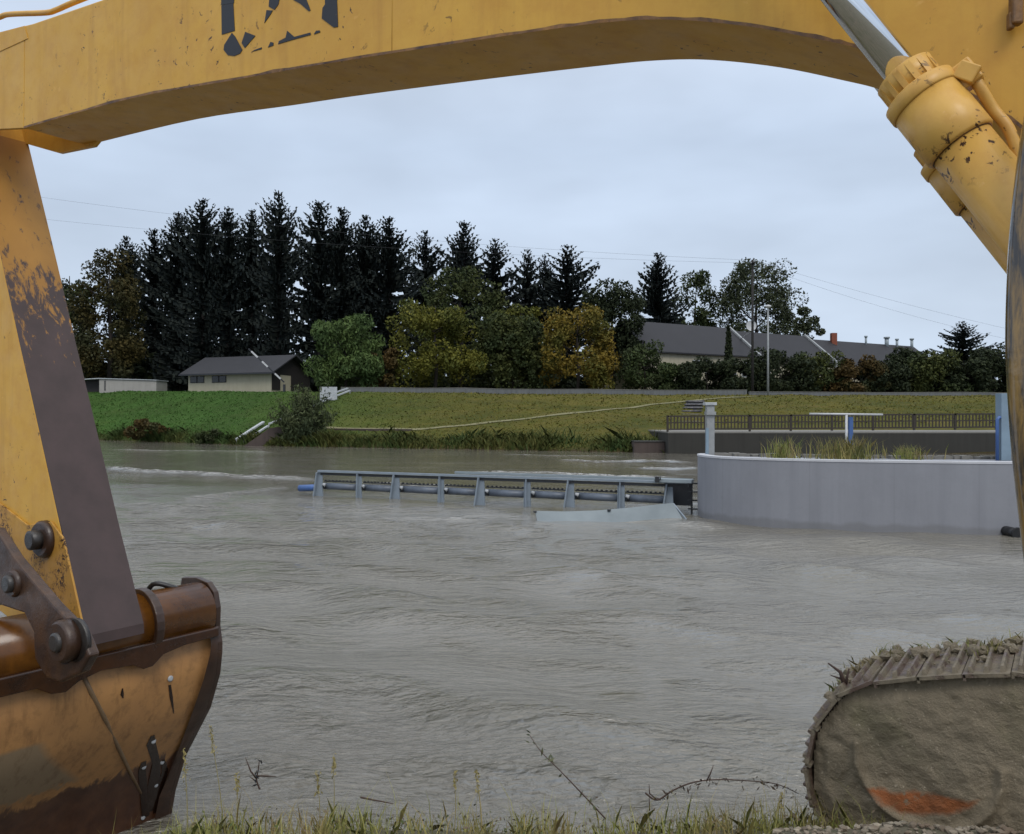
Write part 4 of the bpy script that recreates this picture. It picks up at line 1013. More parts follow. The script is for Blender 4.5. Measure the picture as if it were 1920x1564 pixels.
for i, px in enumerate((599, 672, 743, 826, 902, 988, 1070, 1164, 1255)):
    x_, y_ = fl(px); c = Vector((x_, y_, 0)); tri = i % 2 == 0
    mb = MB()
    if tri:
        w0, w1 = 0.42, 0.17
        mb.prism([c + dirf * (-w0 * 0.62) + Vector((0, 0, -0.6)), c + dirf * (w0 * 0.38) + Vector((0, 0, -0.6)), c + dirf * (w1 * 0.55) + Vector((0, 0, zt - 0.04)), c + dirf * (-w1 * 0.35) + Vector((0, 0, zt - 0.04))], -nf * 0.06)
        a_ = c + nf * 0.05 + dirf * (-w0 * 0.62); b_ = c + nf * 0.02 + dirf * (-w1 * 0.35)
        mb.bar(a_ + Vector((0, 0, -0.5)), b_ + Vector((0, 0, zt - 0.05)), 0.20, 0.05, up=dirf)
    else:
        mb.prism([c + dirf * (-0.135) + Vector((0, 0, -0.6)), c + dirf * 0.135 + Vector((0, 0, -0.6)), c + dirf * 0.11 + Vector((0, 0, zt - 0.04)), c + dirf * (-0.11) + Vector((0, 0, zt - 0.04))], -nf * 0.06)
        mb.bar(c + Vector((0, 0, -0.5)) + nf * 0.06, c + nf * 0.06 + Vector((0, 0, zt - 0.05)), 0.12, 0.03, up=dirf)
    mb.build("post", M_steel, root)
pxs = (599, 672, 743, 826, 902, 988, 1070, 1164, 1255)
for a_, b_ in zip(pxs[:-1], pxs[1:]):
    xA, yA = fl(a_ + 9, 0.25); xB, yB = fl(b_ - 4, 0.25)
    MB().tube([(xA, yA, 0.36), (xB, yB, 0.35)], 0.125, 12).build("pipe", M_steel_bl, root)
    mb = MB(); d_ = Vector((xB - xA, yB - yA, 0)); nlink = 9
    mb.tube([(xA, yA - 0.17, 0.42), (xA + d_.x * 0.03, yA - 0.19, 0.38), (xA + d_.x * 0.05, yA - 0.17, 0.28)], 0.05, 8)
    mb.bar(Vector((xA, yA, 0.55)), Vector((xB, yB, 0.54)), 0.05, 0.04)
    for k in range(nlink):
        p_ = Vector((xA, yA, 0.57)) + d_ * ((k + 0.5) / nlink); mb.box(p_, (0.07, 0.05, 0.07))
    mb.build("toothed_bar", M_dark, root)
    MB().tube([(xA - 0.02, yA - 0.17, 0.44), (xA + 0.09, yA - 0.2, 0.40)], [0.05, 0.07], 8).build("roller", M_white_old, root)
x_, y_ = fl(562, 0.2); x2, y2 = fl(598, 0.2)
MB().tube([(x_, y_, 0.24), (x2, y2, 0.30)], 0.13, 10).build("blue_float", M_blue, root)
x_, y_ = fl(1240); x2, y2 = fl(1290)
MB().bar(Vector((x_, y_, 0.55)) + o_ * 0.6, Vector((x2, y2, 0.55)) + o_ * 0.6, 0.08, 0.75).build("end_panel", M_dark, root)
x2, y2 = fl(1298, -0.1)
MB().bar((x_ - 0.2, y_ - 0.05, zt + 0.06), (x2, y2 - 0.05, zt + 0.06), 0.34, 0.10).build("end_platform", M_steel_lt, root)
mb = MB(); Yl_ = 26.6
for px in (1297, 1311): mb.bar(P(px, 900, Yl_), P(px, 972, Yl_), 0.05, 0.05, up=(0, 1, 0))
for py in (906, 922, 938, 954): mb.bar(P(1290, py, Yl_ - 0.05), P(1319, py + 1, Yl_ - 0.05), 0.04, 0.04)
mb.build("end_ladder", M_dark, root)
mb = MB(); mb.box(P(1232, 899, yb), (0.12, 0.12, 0.18)); mb.tube([P(1238, 900, yb), P(1238, 893, yb)], 0.02, 6); mb.build("bracket", M_dark, root)
# tilted plate of the lowered gate
Yp0, Yp1 = 24.9, 25.2
tp = [P(1003, 958, Yp0), P(1060, 959, Yp0 - 0.05), P(1120, 957, Yp0 - 0.02), P(1180, 952, Yp0 + 0.08), P(1232, 946, Yp1), P(1262, 943, Yp1 + 0.1)]
bm_ = [P(1011, 992, Yp0 - 0.6), P(1065, 993, Yp0 - 0.62), P(1128, 992, Yp0 - 0.6), P(1190, 990, Yp0 - 0.5), P(1246, 987, Yp1 - 0.6), P(1287, 985, Yp1 - 0.5)]
mb = MB(); dn = Vector((0, 0.05, -0.04)); Vq = []
for a_, b_ in zip(tp, bm_): Vq += [a_, b_, b_ + dn, a_ + dn]
mb.add(Vq, [(4 * i + k, 4 * i + 4 + k, 4 * i + 4 + (k + 1) % 4, 4 * i + (k + 1) % 4) for i in range(len(tp) - 1) for k in range(4)] + [(0, 1, 2, 3), (4 * len(tp) - 1, 4 * len(tp) - 2, 4 * len(tp) - 3, 4 * len(tp) - 4)], False); root = thing("gate_plate", "smooth pale steel plate leaning out of the water in front of the frame", "steel plate", P(1140, 975, 25))
mb.build("sheet", M_sheet, root)
for px, py in ((1003, 961), (1142, 958)): MB().tube([P(px, py, 24.85), P(px, py - 3, 24.85)], 0.05, 8).build("lug", M_dark, root)
MB().bar(P(1262, 945, Yp1 + 0.18), P(1287, 975, Yp1 - 0.38), 0.05, 0.05).build("rib", M_steel, root)

# ------------------------------------------------------------------ near bank
def near_ground(X, Y):
    z = float(np.interp(Y, [-30, 2.6, 3.2, 3.62, 3.85, 4.4, 5.0, 5.4, 7.0], [1.34, 1.34, 1.31, 1.24, 1.12, 0.60, 0.12, -0.1, -1.2]))
    m_ = max(0.0, min(1.0, (X - 0.50) / 0.35)); z += 0.318 * m_ * math.exp(-((Y - 2.75) / 0.26) ** 2)       # gravel windrow, right
    z -= 0.16 * max(0.0, min(1.0, (-1.30 - X) / 0.3))
    z += 0.035 * mnoise.noise(Vector((X * 1.3, Y * 1.3, 1))) + 0.02 * mnoise.noise(Vector((X * 5, Y * 5, 7)))
    return z
xs = np.concatenate([np.linspace(-60, -5, 24)[:-1], np.arange(-5, 5.5, 0.07), np.linspace(5.5, 60, 24)]); yy = np.concatenate([np.linspace(-30, 1.5, 14)[:-1], np.arange(1.5, 7.6, 0.06)])
nx = len(xs); mb = MB()
mb.add([(x_, y_, near_ground(x_, y_)) for y_ in yy for x_ in xs], [(j * nx + i, j * nx + i + 1, (j + 1) * nx + i + 1, (j + 1) * nx + i) for j in range(len(yy) - 1) for i in range(nx - 1)], True)
kind(mb.build("river_bank", M_bank, recalc=False), "structure")
# grass on the bank
rg = nrg(); pts = []; pts2 = []
cl = [(-1.45, .16, 1.0), (-1.25, .12, .8), (-1.05, .12, .55), (-0.78, .07, 1.1), (-0.62, .05, .8), (-0.40, .10, .35), (-0.15, .05, .55), (0.05, .04, .9), (0.17, .05, .9), (0.42, .10, .4), (0.62, .08, .6), (0.85, .12, .9), (1.08, .12, 1.1), (1.25, .1, 1.0), (1.5, .2, .8)]
def patch(x_): return max(w_ * math.exp(-((x_ - c_) / (s_ * 1.3)) ** 2) for c_, s_, w_ in cl)
for k in range(16000):
    x_ = rg.uniform(-1.9, 2.0); y_ = rg.uniform(2.9, 4.1)
    if rg.random() < 0.04 + 0.62 * patch(x_) * (0.6 + 0.8 * mnoise.noise(Vector((x_ * 5, y_ * 5, 9)))): pts.append((x_, y_, near_ground(x_, y_) - 0.01))
    if rg.random() < 0.22 * patch(x_): y2 = rg.uniform(3.3, 3.8); pts2.append((x_, y2, near_ground(x_, y2) - 0.01))
kind(blades("bank_grass", pts, 0.07, 0.0045, M_grass_near, rg, 0.8), "stuff", "short grass along the near river bank", "grass")
kind(blades("tall_bank_grass", pts2, 0.135, 0.0045, M_grass_near2, rg, 0.5), "stuff", "taller yellow green grass along the near bank", "grass")
pts3 = []
for k in range(900):
    x_ = rg.uniform(-1.75, 1.7)
    if rg.random() < 0.12 + 0.5 * patch(x_): y2 = rg.uniform(3.35, 3.75); pts3.append((x_, y2, near_ground(x_, y2) - 0.01))
kind(blades("wispy_bank_grass", pts3, 0.21, 0.0032, M_grass_near2, rg, 0.45), "stuff", "thin wispy grass stems along the near bank", "grass")
# low dead weeds between the tufts
C = []
for k in range(1500):
    x_ = rg.uniform(-1.6, 1.7); y_ = rg.uniform(3.3, 3.8); C.append((x_, y_, near_ground(x_, y_) + abs(rg.normal(0, 0.05))))
kind(quads_obj("bank_weeds", leaf_quads(np.array(C), 0.010, rg, 0, 2.0), leaf("dead_weed", (0.10, 0.07, 0.05), (0.19, 0.15, 0.10), (0.07, 0.09, 0.03), scale=5)), "stuff", "small dead weeds between the grass on the near bank", "weeds")

def stalk(label, px, ytop, ybot, Y, lean, heads):
    rg = nrg(); a_ = P(px, ybot, Y); b_ = P(px + lean, ytop, Y); a_.z = min(a_.z, near_ground(a_.x, Y))
    root = thing("grass_stalk", label, "grass stalk", a_, "tall grass stalks on the near bank")
    path = [a_.lerp(b_, t_) + Vector((0.006 * math.sin(t_ * 4), 0, 0)) for t_ in np.linspace(0, 1, 6)]
    MB().tube(path, [0.0022, 0.002, 0.0018, 0.0015, 0.0012, 0.001], 5).build("stem", M_seed, root)
    C = np.array([list(a_.lerp(b_, rg.uniform(1 - heads, 1.0)) + Vector(rg.normal(0, 0.005, 3))) for _ in range(46)])
    quads_obj("seed_head", leaf_quads(C, 0.007, rg, -1.5, 2.4), M_seed, root, tuple(a_))
for a_ in [("tall pale grass stalk next to the bucket's lower edge", 350, 1405, 1575, 3.62, -4, 0.45),
           ("greenish grass stalk with a full head between the bucket and the black twig", 443, 1450, 1575, 3.65, 2, 0.3),
           ("tall reddish seed stalk, highest one left of the centre", 622, 1415, 1575, 3.65, 5, 0.25),
           ("yellow green grass stalk just left of the highest reddish one", 598, 1445, 1575, 3.65, -2, 0.35),
           ("thin faded stalk leaning over the water beside the bucket", 420, 1358, 1460, 3.8, -26, 0.3),
           ("feathery straw stalk left of the leaning willow stem", 850, 1448, 1575, 3.6, 4, 0.3),
           ("slim dark stalk between the feathery straw stalk and the willow stem", 902, 1445, 1575, 3.65, -8, 0.3),
           ("upright stalk next to the track's lower left edge", 1462, 1488, 1575, 3.62, 4, 0.3)]: stalk(*a_)

def twig(name, label, cat, pts, r, Y, nleaf, lsz, sub=(), leafmat=None, droop=0.0, grp=None):
    rg = nrg(); path = catmull([P(x_, y_, Y + dy) for x_, y_, dy in pts], 6)
    root = thing(name, label, cat, path[0], grp); mb = MB()
    mb.tube(path, list(np.linspace(r, r * 0.4, len(path))), 6)
    for s_ in sub: mb.tube([P(x_, y_, Y) for x_, y_ in s_], [r * 0.8] * (len(s_) - 1) + [r * 0.3], 5)
    mb.build("stem", M_twig, root)
    if nleaf:
        C = np.array([list(path[int(rg.integers(len(path) // 6, len(path)))] + Vector(rg.normal(0, lsz * 0.6, 3)) - Vector((0, 0, droop))) for _ in range(nleaf)])
        quads_obj("leaf", leaf_quads(C, lsz * 0.45, rg, droop * 60, 3.2), leafmat or M_twig_leaf, root, tuple(path[0]))
twig("willow_twig", "long leaning willow stem with sparse narrow leaves over the water", "plant stem", [(1136, 1536, 0), (1095, 1492, 0), (1050, 1445, 0), (1015, 1410, 0.05), (993, 1378, 0.1)], 0.0036, 3.75, 22, 0.026)
twig("bramble_twig", "dark bramble twig arching over the water towards the track", "twig", [(1210, 1487, 0), (1232, 1500, 0), (1262, 1482, 0), (1300, 1467, 0), (1345, 1462, 0), (1400, 1464, 0), (1455, 1470, 0), (1497, 1488, 0)], 0.0042, 3.75, 70, 0.018, sub=[[(1325, 1464), (1332, 1450), (1338, 1434)], [(1232, 1500), (1218, 1488), (1217, 1470)], [(1218, 1520), (1217, 1490)]], leafmat=leaf("bramble_leaf", (0.03, 0.018, 0.012), (0.06, 0.04, 0.025)), droop=0.007)
twig("black_twig", "small black branching twig sticking out of the water near the bucket", "twig", [(487, 1480, 0), (481, 1462, 0), (484, 1445, 0), (486, 1428, 0)], 0.008, 6.75, 14, 0.03, sub=[[(482, 1462), (470, 1446), (460, 1420)], [(482, 1455), (500, 1455), (518, 1456)], [(481, 1466), (468, 1456)]], leafmat=M_dark)
twig("floating_stick", "thin brown stick lying on the water right of the tall stalks", "stick", [(676, 1495, 0), (705, 1501, -0.03), (738, 1507, -0.05)], 0.008, 6.62, 0, 0.02)

# gravel heap in the right foreground
rg = nrg(); mb = MB()
for k in range(3000):
    x_ = rg.uniform(0.45, 2.0); y_ = rg.uniform(2.45, 3.05); s_ = 0.003 + 0.013 * rg.random() ** 2.6
    c = Vector((x_, y_, near_ground(x_, y_) + s_ * 0.3))
    ico = [Vector(q) for q in ((0, 0, 1), (0.89, 0, 0.45), (0.28, 0.85, 0.45), (-0.72, 0.53, 0.45), (-0.72, -0.53, 0.45), (0.28, -0.85, 0.45), (0.72, 0.53, -0.45), (-0.28, 0.85, -0.45), (-0.89, 0, -0.45), (-0.28, -0.85, -0.45), (0.72, -0.53, -0.45), (0, 0, -1))]
    fs_ico = fs = [(0, 1, 2), (0, 2, 3), (0, 3, 4), (0, 4, 5), (0, 5, 1), (1, 6, 2), (2, 7, 3), (3, 8, 4), (4, 9, 5), (5, 10, 1), (2, 6, 7), (3, 7, 8), (4, 8, 9), (5, 9, 10), (1, 10, 6), (6, 11, 7), (7, 11, 8), (8, 11, 9), (9, 11, 10), (10, 11, 6)]
    sx, sy, sz = rg.uniform(0.7, 1.5), rg.uniform(0.7, 1.3), rg.uniform(0.5, 0.9)
    mb.add([c + Vector((q.x * sx, q.y * sy, q.z * sz)) * s_ * rg.uniform(0.7, 1.25) for q in ico], fs, False)
kind(mb.build("gravel", M_stone), "stuff", "loose gravel along the road edge in front of the track", "gravel")

# ------------------------------------------------------------------ excavator
# the machine stands turned 33 degrees: pE is its pin axis (across the boom), bE points back along the boom towards the cab
pE = Vector((0.545, 0.838, 0)); bE = Vector((0.838, -0.545, 0))
def PE(px, py, c):
    """point of the upright plane c (metres along the pin axis) seen at a photo pixel"""
    return P(px, py, c / (0.838 + 0.545 * (px - CX) / F))
EX = thing("excavator", "old yellow excavator with arched boom, worn bucket and muddy crawler track", "excavator", (3.6, 2.2, 1.2))
YB, WB = 2.90, 0.43
bottom = [(-300, 262), (0, 242), (44, 240), (250, 183), (430, 151), (575, 125), (800, 89), (1020, 56), (1147, 40), (1259, 36), (1400, 48), (1531, 72), (1606, 89), (1720, 126), (1860, 203), (1950, 268), (2100, 400), (2250, 560)]
bt = [(q.x, q.y) for q in catmull([Vector((a_, b_, 0)) for a_, b_ in bottom[2:]], 5)]
top = [(2450, 420), (2300, 150), (2100, -60), (1850, -230), (1500, -320), (1200, -320), (800, -220), (400, -90), (190, 0), (62, 44), (46, 48)]
boom = MB().prism([PE(x_, y_, YB) for x_, y_ in bt + top], pE * WB).build("boom", M_yellow, EX, bevel=0.008)
# chipped lower edge of the side plate
mb = MB(); Vq = []
for i, (x_, y_) in enumerate(bt[:-3]):
    a_ = PE(x_, y_, YB - 0.003); hgt = 0.008 + 0.012 * max(0, mnoise.noise(Vector((i * 0.9, 0, 2))) + 0.2); Vq += [a_ + Vector((0, 0, -0.002)), a_ + Vector((0, 0, hgt))]
mb.add(Vq, [(2 * i, 2 * i + 2, 2 * i + 3, 2 * i + 1) for i in range(len(Vq) // 2 - 1)]); mb.build("edge_wear", M_rust_edge, boom, recalc=False)
MB().prism([PE(x_, y_, YB) for x_, y_ in [(-300, 262), (0, 242), (44, 240), (46, 48), (0, 60), (-150, 110), (-300, 160)]], pE * 0.03).build("nose_side", M_yellow, boom, bevel=0.003)
# weld seams
mb = MB(); mb.tube([PE(735, 97, YB + 0.001), PE(737, -180, YB + 0.001)], 0.0022, 6); mb.build("weld_seam", M_yellow, boom)
MB().prism([PE(-300, 172, YB - 0.004), PE(0, 96, YB - 0.004), PE(52, 72, YB - 0.004), PE(46, 50, YB - 0.004), PE(0, 63, YB - 0.004), PE(-300, 165, YB - 0.004)], pE * 0.0035).build("nose_plate", M_yellow, boom)
# cheek below the nose on the far side
ybk = YB + WB
mb = MB(); mb.prism([PE(185, 90, ybk - 0.031), PE(-100, 120, ybk - 0.031), PE(-100, 225, ybk - 0.031), PE(54, 271, ybk - 0.031), PE(110, 287, ybk - 0.031), PE(174, 274, ybk - 0.031), PE(182, 264, ybk - 0.031)], pE * 0.03); mb.build("nose_cheek", M_yellow, boom)
# worn emblem
s24 = 260 / 1920.0
def dpoly(pts): return [PE(400 + x_ * s24, y_ * s24, YB - 0.0025) for x_, y_ in pts]
logo = [[(100, -260), (280, -260), (285, 40), (110, 70)], [(110, 75), (275, 45), (295, 425), (115, 480)], [(255, 455), (300, 505), (400, 690), (370, 740), (290, 775), (200, 765), (140, 690), (150, 620)],
        [(440, 440), (580, 495), (435, 665), (390, 595)], [(530, 715), (570, 690), (670, 655), (665, 680)], [(755, 655), (790, 580), (830, 590), (830, 630)],
        [(895, 610), (905, 570), (1000, 520), (1020, 425), (1120, 510), (1340, 450), (1350, 480), (1150, 535)], [(1390, 475), (1420, 425), (1470, 420), (1480, 445)],
        [(790, -250), (960, -250), (900, 60), (845, 135), (765, 90)], [(735, 140), (820, 145), (790, 200), (705, 320)], [(960, -250), (1180, -250), (1290, 0), (1345, 145), (1320, 155), (1200, 50), (1110, 0)],
        [(1540, -260), (1700, -260), (1725, 370), (1665, 380), (1500, 255), (1510, 110), (1545, 60)]]
mb = MB()
for lo, hi in ((0, 4), (4, 8), (8, 11), (11, 12)):
    mb = MB()
    for pg in logo[lo:hi]: mb.prism(dpoly(pg), pE * 0.002)
    mb.build("worn_letter", M_decal, boom)
# pipe along the top of the boom
mb = MB(); mb.tube(catmull([PE(-80, 62, 3.05), PE(-5, 34, 3.05), PE(18, 27, 3.05), PE(85, 24, 3.05), PE(105, 19, 3.05), PE(135, 6, 3.05), PE(210, -24, 3.05), PE(420, -110, 3.05)], 6), 0.018, 10); mb.build("hydraulic_pipe", M_yellow, EX)
# bracket at the top right
mb = MB(); mb.box(PE(1905, 15, YB - 0.03), (0.032, 0.03, 0.10)); mb.box(PE(1895, 40, YB - 0.03), (0.016, 0.025, 0.05)); mb.build("hose_bracket", M_rust_edge, boom, bevel=0.006)

# stick
YS, WS = 2.935, 0.385
stick = MB().prism([PE(x_, y_, YS) for x_, y_ in [(-85, 100), (-54, 240), (0, 480), (35, 640), (62, 760), (115, 1000), (160, 1192), (150, 1210), (70, 1200), (-60, 1100), (-220, 700), (-330, 240), (-330, 100)]], pE * WS).build("stick", M_yellow, EX, bevel=0.006)
fr = [(-54, 241), (0, 480), (35, 640), (62, 760), (115, 1000), (160, 1192), (161, 1212)]
mb = MB(); Vq = []
for x_, y_ in fr:
    a_ = PE(x_, y_, YS) + bE * 0.002 + pE * 0.002; Vq += [a_, a_ + pE * (WS - 0.004), a_ + pE * (WS - 0.004) + bE * 0.010, a_ + bE * 0.010]
mb.add(Vq, [(4 * i + k, 4 * i + 4 + k, 4 * i + 4 + (k + 1) % 4, 4 * i + (k + 1) % 4) for i in range(len(fr) - 1) for k in range(4)] + [(0, 1, 2, 3), (4 * len(fr) - 1, 4 * len(fr) - 2, 4 * len(fr) - 3, 4 * len(fr) - 4)])
wp = mb.build("wear_plate", M_stick_face, stick, origin=(0, 0, 0)); wp["label"] = "paint worn through to brown steel"
# reinforcing plate and pivot bosses on the stick's side
pl = MB().prism([PE(x_, y_, YS - 0.016) for x_, y_ in [(-80, 900), (0, 945), (52, 985), (95, 978), (118, 1010), (158, 1190), (100, 1185), (60, 1120), (-80, 1040)]], pE * 0.014).build("side_plate", M_yellow_worn, stick, bevel=0.003)
def boss(name, px, py, Y, r, dp, mat, parent, inner=None):
    c = PE(px, py, Y); mb = MB(); mb.tube([c + pE * dp, c + pE * 0.02, c], [r, r, r * 0.86], 24); o = mb.build(name, mat, parent)
    if inner:
        mb = MB(); mb.tube([c + pE * 0.03, c - pE * inner[1], c - pE * (inner[1] + 0.008)], [inner[0], inner[0], inner[0] * 0.75], 20); mb.build("pin", M_steel_pin, o)
    return o
boss("pivot_boss", 72, 1012, YS - 0.055, 0.118, 0.06, M_rust_dark, stick, (0.062, 0.055))
# bucket link
lk = MB().prism([PE(x_, y_, 2.50) for x_, y_ in [(-120, 1010), (-10, 990), (25, 1045), (62, 1090), (100, 1135), (150, 1185), (168, 1230), (150, 1262), (112, 1280), (85, 1270), (64, 1235), (62, 1185), (45, 1150), (0, 1135), (-120, 1150)]], pE * 0.06).build("bucket_link", M_link, EX, bevel=0.012)
boss("link_boss", 18, 1095, 2.475, 0.078, 0.05, M_rust_dark, lk, (0.05, 0.02))
boss("link_boss", 106, 1205, 2.43, 0.112, 0.09, M_rust_dark, lk, (0.052, 0.012))
for k, r_ in enumerate((0.122, 0.114)):
    c = PE(118 + k * 22, 1203 - k * 2, 2.50); mb = MB(); mb.tube([c, c + pE * 0.025], r_, 24); mb.build("shim_ring", M_steel_pin, lk)

# bucket: built round its hinge tube; a runs along the tube, s across, z up
E0 = Vector((-2.03, 5.67, 0)); pv = Vector((0.574, 0.819, 0)); nvv = Vector((0.819, -0.574, 0))
KS = 1.08      # size of the bucket against the first estimate; it hangs just behind the stick's lower end
def Bp(a_, s_, z_): return (E0 + pv * a_ + nvv * s_) * KS + Vector((0, 0, CAMZ + (z_ - CAMZ) * KS))
def s_from(px): k = (px - CX) / F; return (5.67 * k + 2.03) / (0.819 + 0.574 * k)
def sz(px, py): s_ = s_from(px); return s_, CAMZ + (CY - py) / F * (5.67 - 0.574 * s_)
prof = [sz(*q) for q in [(398, 1195), (401, 1225), (399, 1262), (384, 1325), (360, 1376), (338, 1418), (318, 1485), (306, 1560), (300, 1620)]]
prof = [(q.x, q.y) for q in catmull([Vector((a_, b_, 0)) for a_, b_ in prof], 4)]
AL = 1.75
mb = MB(); npf = len(prof); nA = 14; Vb = []
for i in range(nA + 1):
    a_ = -AL * i / nA
    for s_, z_ in prof: Vb.append(Bp(a_, s_ - 0.012, z_))
for i in range(nA + 1):
    a_ = -AL * i / nA
    for s_, z_ in prof: Vb.append(Bp(a_, s_ - 0.045, z_))
K = (nA + 1) * npf; fs = []
for i in range(nA):
    for j in range(npf - 1):
        q = (i * npf + j, (i + 1) * npf + j, (i + 1) * npf + j + 1, i * npf + j + 1); fs += [q, tuple(K + x_ for x_ in reversed(q))]
mb.add(Vb, fs, True)
bucket = mb.build("bucket", M_bucket, EX, origin=(0, 0, 0))
# torsion tube
tc_s, tc_z, tr = -0.05, 1.715, 0.185
MB().tube([Bp(-0.02, tc_s, tc_z), Bp(-AL, tc_s, tc_z)], tr * KS, 36).build("torsion_tube", M_rust_wet, bucket)
# end plate at the far end
outl = [sz(*q) for q in [(340, 1083), (366, 1083), (388, 1092), (400, 1110), (405, 1140), (404, 1175), (408, 1205), (408, 1225), (404, 1266), (386, 1330), (340, 1420), (320, 1487), (308, 1560), (300, 1640)]]
innl = [(-0.95, outl[-1][1]), (-0.8, 0.5), (-0.5, 1.2), (-0.32, 1.75)]
MB().prism([Bp(0.0, s_, z_) for s_, z_ in outl + innl], pv * 0.045).build("end_plate", M_rust_dark, bucket, bevel=0.008)
mb = MB(); o2 = outl[5:]; Vq = []
for s_, z_ in o2: Vq += [Bp(0.0, s_ + 0.004, z_), Bp(-0.035, s_ + 0.006, z_), Bp(-0.075 - 0.03 * math.sin(z_ * 7), s_ - 0.004, z_)]
mb.add(Vq, [(3 * i + k, 3 * i + k + 1, 3 * i + k + 4, 3 * i + k + 3) for i in range(len(o2) - 1) for k in (0, 1)], True); mb.build("side_edge", M_rust_dark, bucket)
# flange below the tube, with the two hinge brackets
mb = MB(); lip = [(0.0, 1.565), (-0.25, 1.56), (-0.40, 1.535), (-0.47, 1.48), (-0.53, 1.475), (-0.60, 1.515), (-0.80, 1.53), (-0.93, 1.50), (-1.0, 1.46), (-1.08, 1.47), (-1.16, 1.52), (-AL, 1.53)]
Vq = []
for a_, z_ in lip: Vq += [Bp(a_, 0.115, z_), Bp(a_, 0.135, z_), Bp(a_, 0.135, 1.62), Bp(a_, 0.115, 1.63)]
mb.add(Vq, [(4 * i + k, 4 * i + 4 + k, 4 * i + 4 + (k + 1) % 4, 4 * i + (k + 1) % 4) for i in range(len(lip) - 1) for k in range(4)] + [(0, 1, 2, 3)]); mb.build("hinge_flange", M_rust_wet2, bucket, bevel=0.006)
def bracket(a_, th, label=None):
    mb = MB(); pts = [Bp(a_, tc_s + (tr + 0.028) * math.cos(t_), tc_z + (tr + 0.028) * math.sin(t_)) for t_ in np.linspace(-2.6, 2.2, 22)]
    mb.prism(pts, pv * th); return mb.build("hinge_bracket", M_rust_dark, bucket, bevel=0.008)
bracket(-0.46, 0.06)
# weld seam, bolts and oil runs on the shell, found by sight line
def shell_pt(px, py, out=0.0):
    best = None
    for a_ in np.linspace(-1.9, 0, 191):
        for s_, z_ in prof2:
            q = Bp(a_, s_ - 0.012 + out, z_); dx = CX + F * q.x / q.y - px; dy = CY - F * (q.z - CAMZ) / q.y - py; d_ = dx * dx + dy * dy
            if best is None or d_ < best[0]: best = (d_, q)
    return best[1]
prof2 = [(q.x, q.y) for q in catmull([Vector((a_, b_, 0)) for a_, b_ in prof], 3)]
mb = MB(); mb.tube([shell_pt(*q) for q in ((152, 1262), (172, 1300), (195, 1345), (222, 1402), (248, 1455), (266, 1490))], [0.016, 0.016, 0.015, 0.014, 0.012, 0.008], 8); mb.build("weld_seam", simple("seam_steel", (0.21, 0.13, 0.065), 0.5, scale=30), bucket)
for px, py, r_ in ((318, 1272, 0.020), (289, 1390, 0.019), (270, 1437, 0.019), (305, 1430, 0.017), (291, 1472, 0.017), (306, 1515, 0.014), (268, 1536, 0.017)):
    q = shell_pt(px, py); MB().tube([q, q + nvv * 0.006, q + nvv * 0.010], [r_, r_, r_ * 0.6], 14).build("bolt", M_white_old, bucket)
oil = simple("oil_run", (0.022, 0.010, 0.006), 0.25, scale=20)
def run(pts, ws):
    c = [shell_pt(*q) for q in pts]; mb = MB(); Vq = []
    for q, w_ in zip(c, ws): Vq += [q + nvv * 0.004 - pv * w_, q + nvv * 0.006, q + nvv * 0.004 + pv * w_]
    mb.add(Vq, [(3 * i + k, 3 * i + k + 1, 3 * i + k + 4, 3 * i + k + 3) for i in range(len(c) - 1) for k in (0, 1)], True); mb.build("oil_run", oil, bucket, recalc=False)
run([(286, 1378), (284, 1395), (292, 1430), (290, 1470), (288, 1520)], [0.015, 0.035, 0.03, 0.05, 0.06]); run([(268, 1428), (266, 1445), (268, 1480), (272, 1530)], [0.02, 0.03, 0.03, 0.03])
run([(306, 1424), (308, 1445), (302, 1475), (296, 1520)], [0.012, 0.025, 0.03, 0.04]); run([(319, 1285), (320, 1310), (324, 1338)], [0.010, 0.012, 0.003]); run([(230, 1290), (229, 1302), (231, 1310)], [0.004, 0.012, 0.003])
mb = MB(); mb.tube(catmull([Bp(-0.32, -0.22, 1.80), Bp(-0.30, -0.14, 1.92), Bp(-0.22, -0.06, 1.90), Bp(-0.15, -0.02, 1.86)], 5), 0.018, 8); mb.build("grease_hose", M_black, bucket)

# boom cylinders: one on each side of the boom
CC = 2.745
c0, c1 = PE(1580, 0, CC), PE(1800, 270, CC); ax = (c1 - c0).normalized()
def boom_cylinder(off):
    root = link(bpy.data.objects.new("boom_cylinder", None)); root.parent = EX; root.location = c1 + off - EX.location
    pr = lambda t_: c1 + off + ax * t_
    def seg(nm, pts, rr, mat, n=32, par=None): return MB().tube([pr(t_) for t_ in pts], rr, n).build(nm, mat, par or root)
    seg("rod", [-1.5, -0.19], 0.047, M_chrome)
    g = seg("gland", [-0.275, -0.272, -0.20], [0.080, 0.0845, 0.077], M_yellow_cyl)
    up = ax.cross(pE).normalized(); mb = MB()
    for k in range(14):
        t_ = 2 * math.pi * k / 14; dv = up * math.cos(t_) + pE * math.sin(t_)
        mb.bar(pr(-0.270) + dv * 0.077, pr(-0.205) + dv * 0.077, 0.017, 0.013, up=dv)
    mb.build("gland_lugs", M_yellow_cyl, g)
    seg("head_collar", [-0.205, -0.200, -0.165, -0.160], [0.095, 0.103, 0.103, 0.100], M_yellow_cyl)
    seg("head", [-0.162, 0.0, 0.008], [0.098, 0.098, 0.091], M_yellow_cyl)
    seg("barrel", [-0.01, 1.3], 0.085, M_yellow_cyl)
    seg("rust_ring", [0.006, 0.010], 0.088, M_rust_edge)
    return root, pr
r1, pr = boom_cylinder(Vector((0, 0, 0)))
boom_cylinder(pE * 0.71)
sd = ax.cross(pE).normalized(); sd = sd if sd.z > 0 else -sd
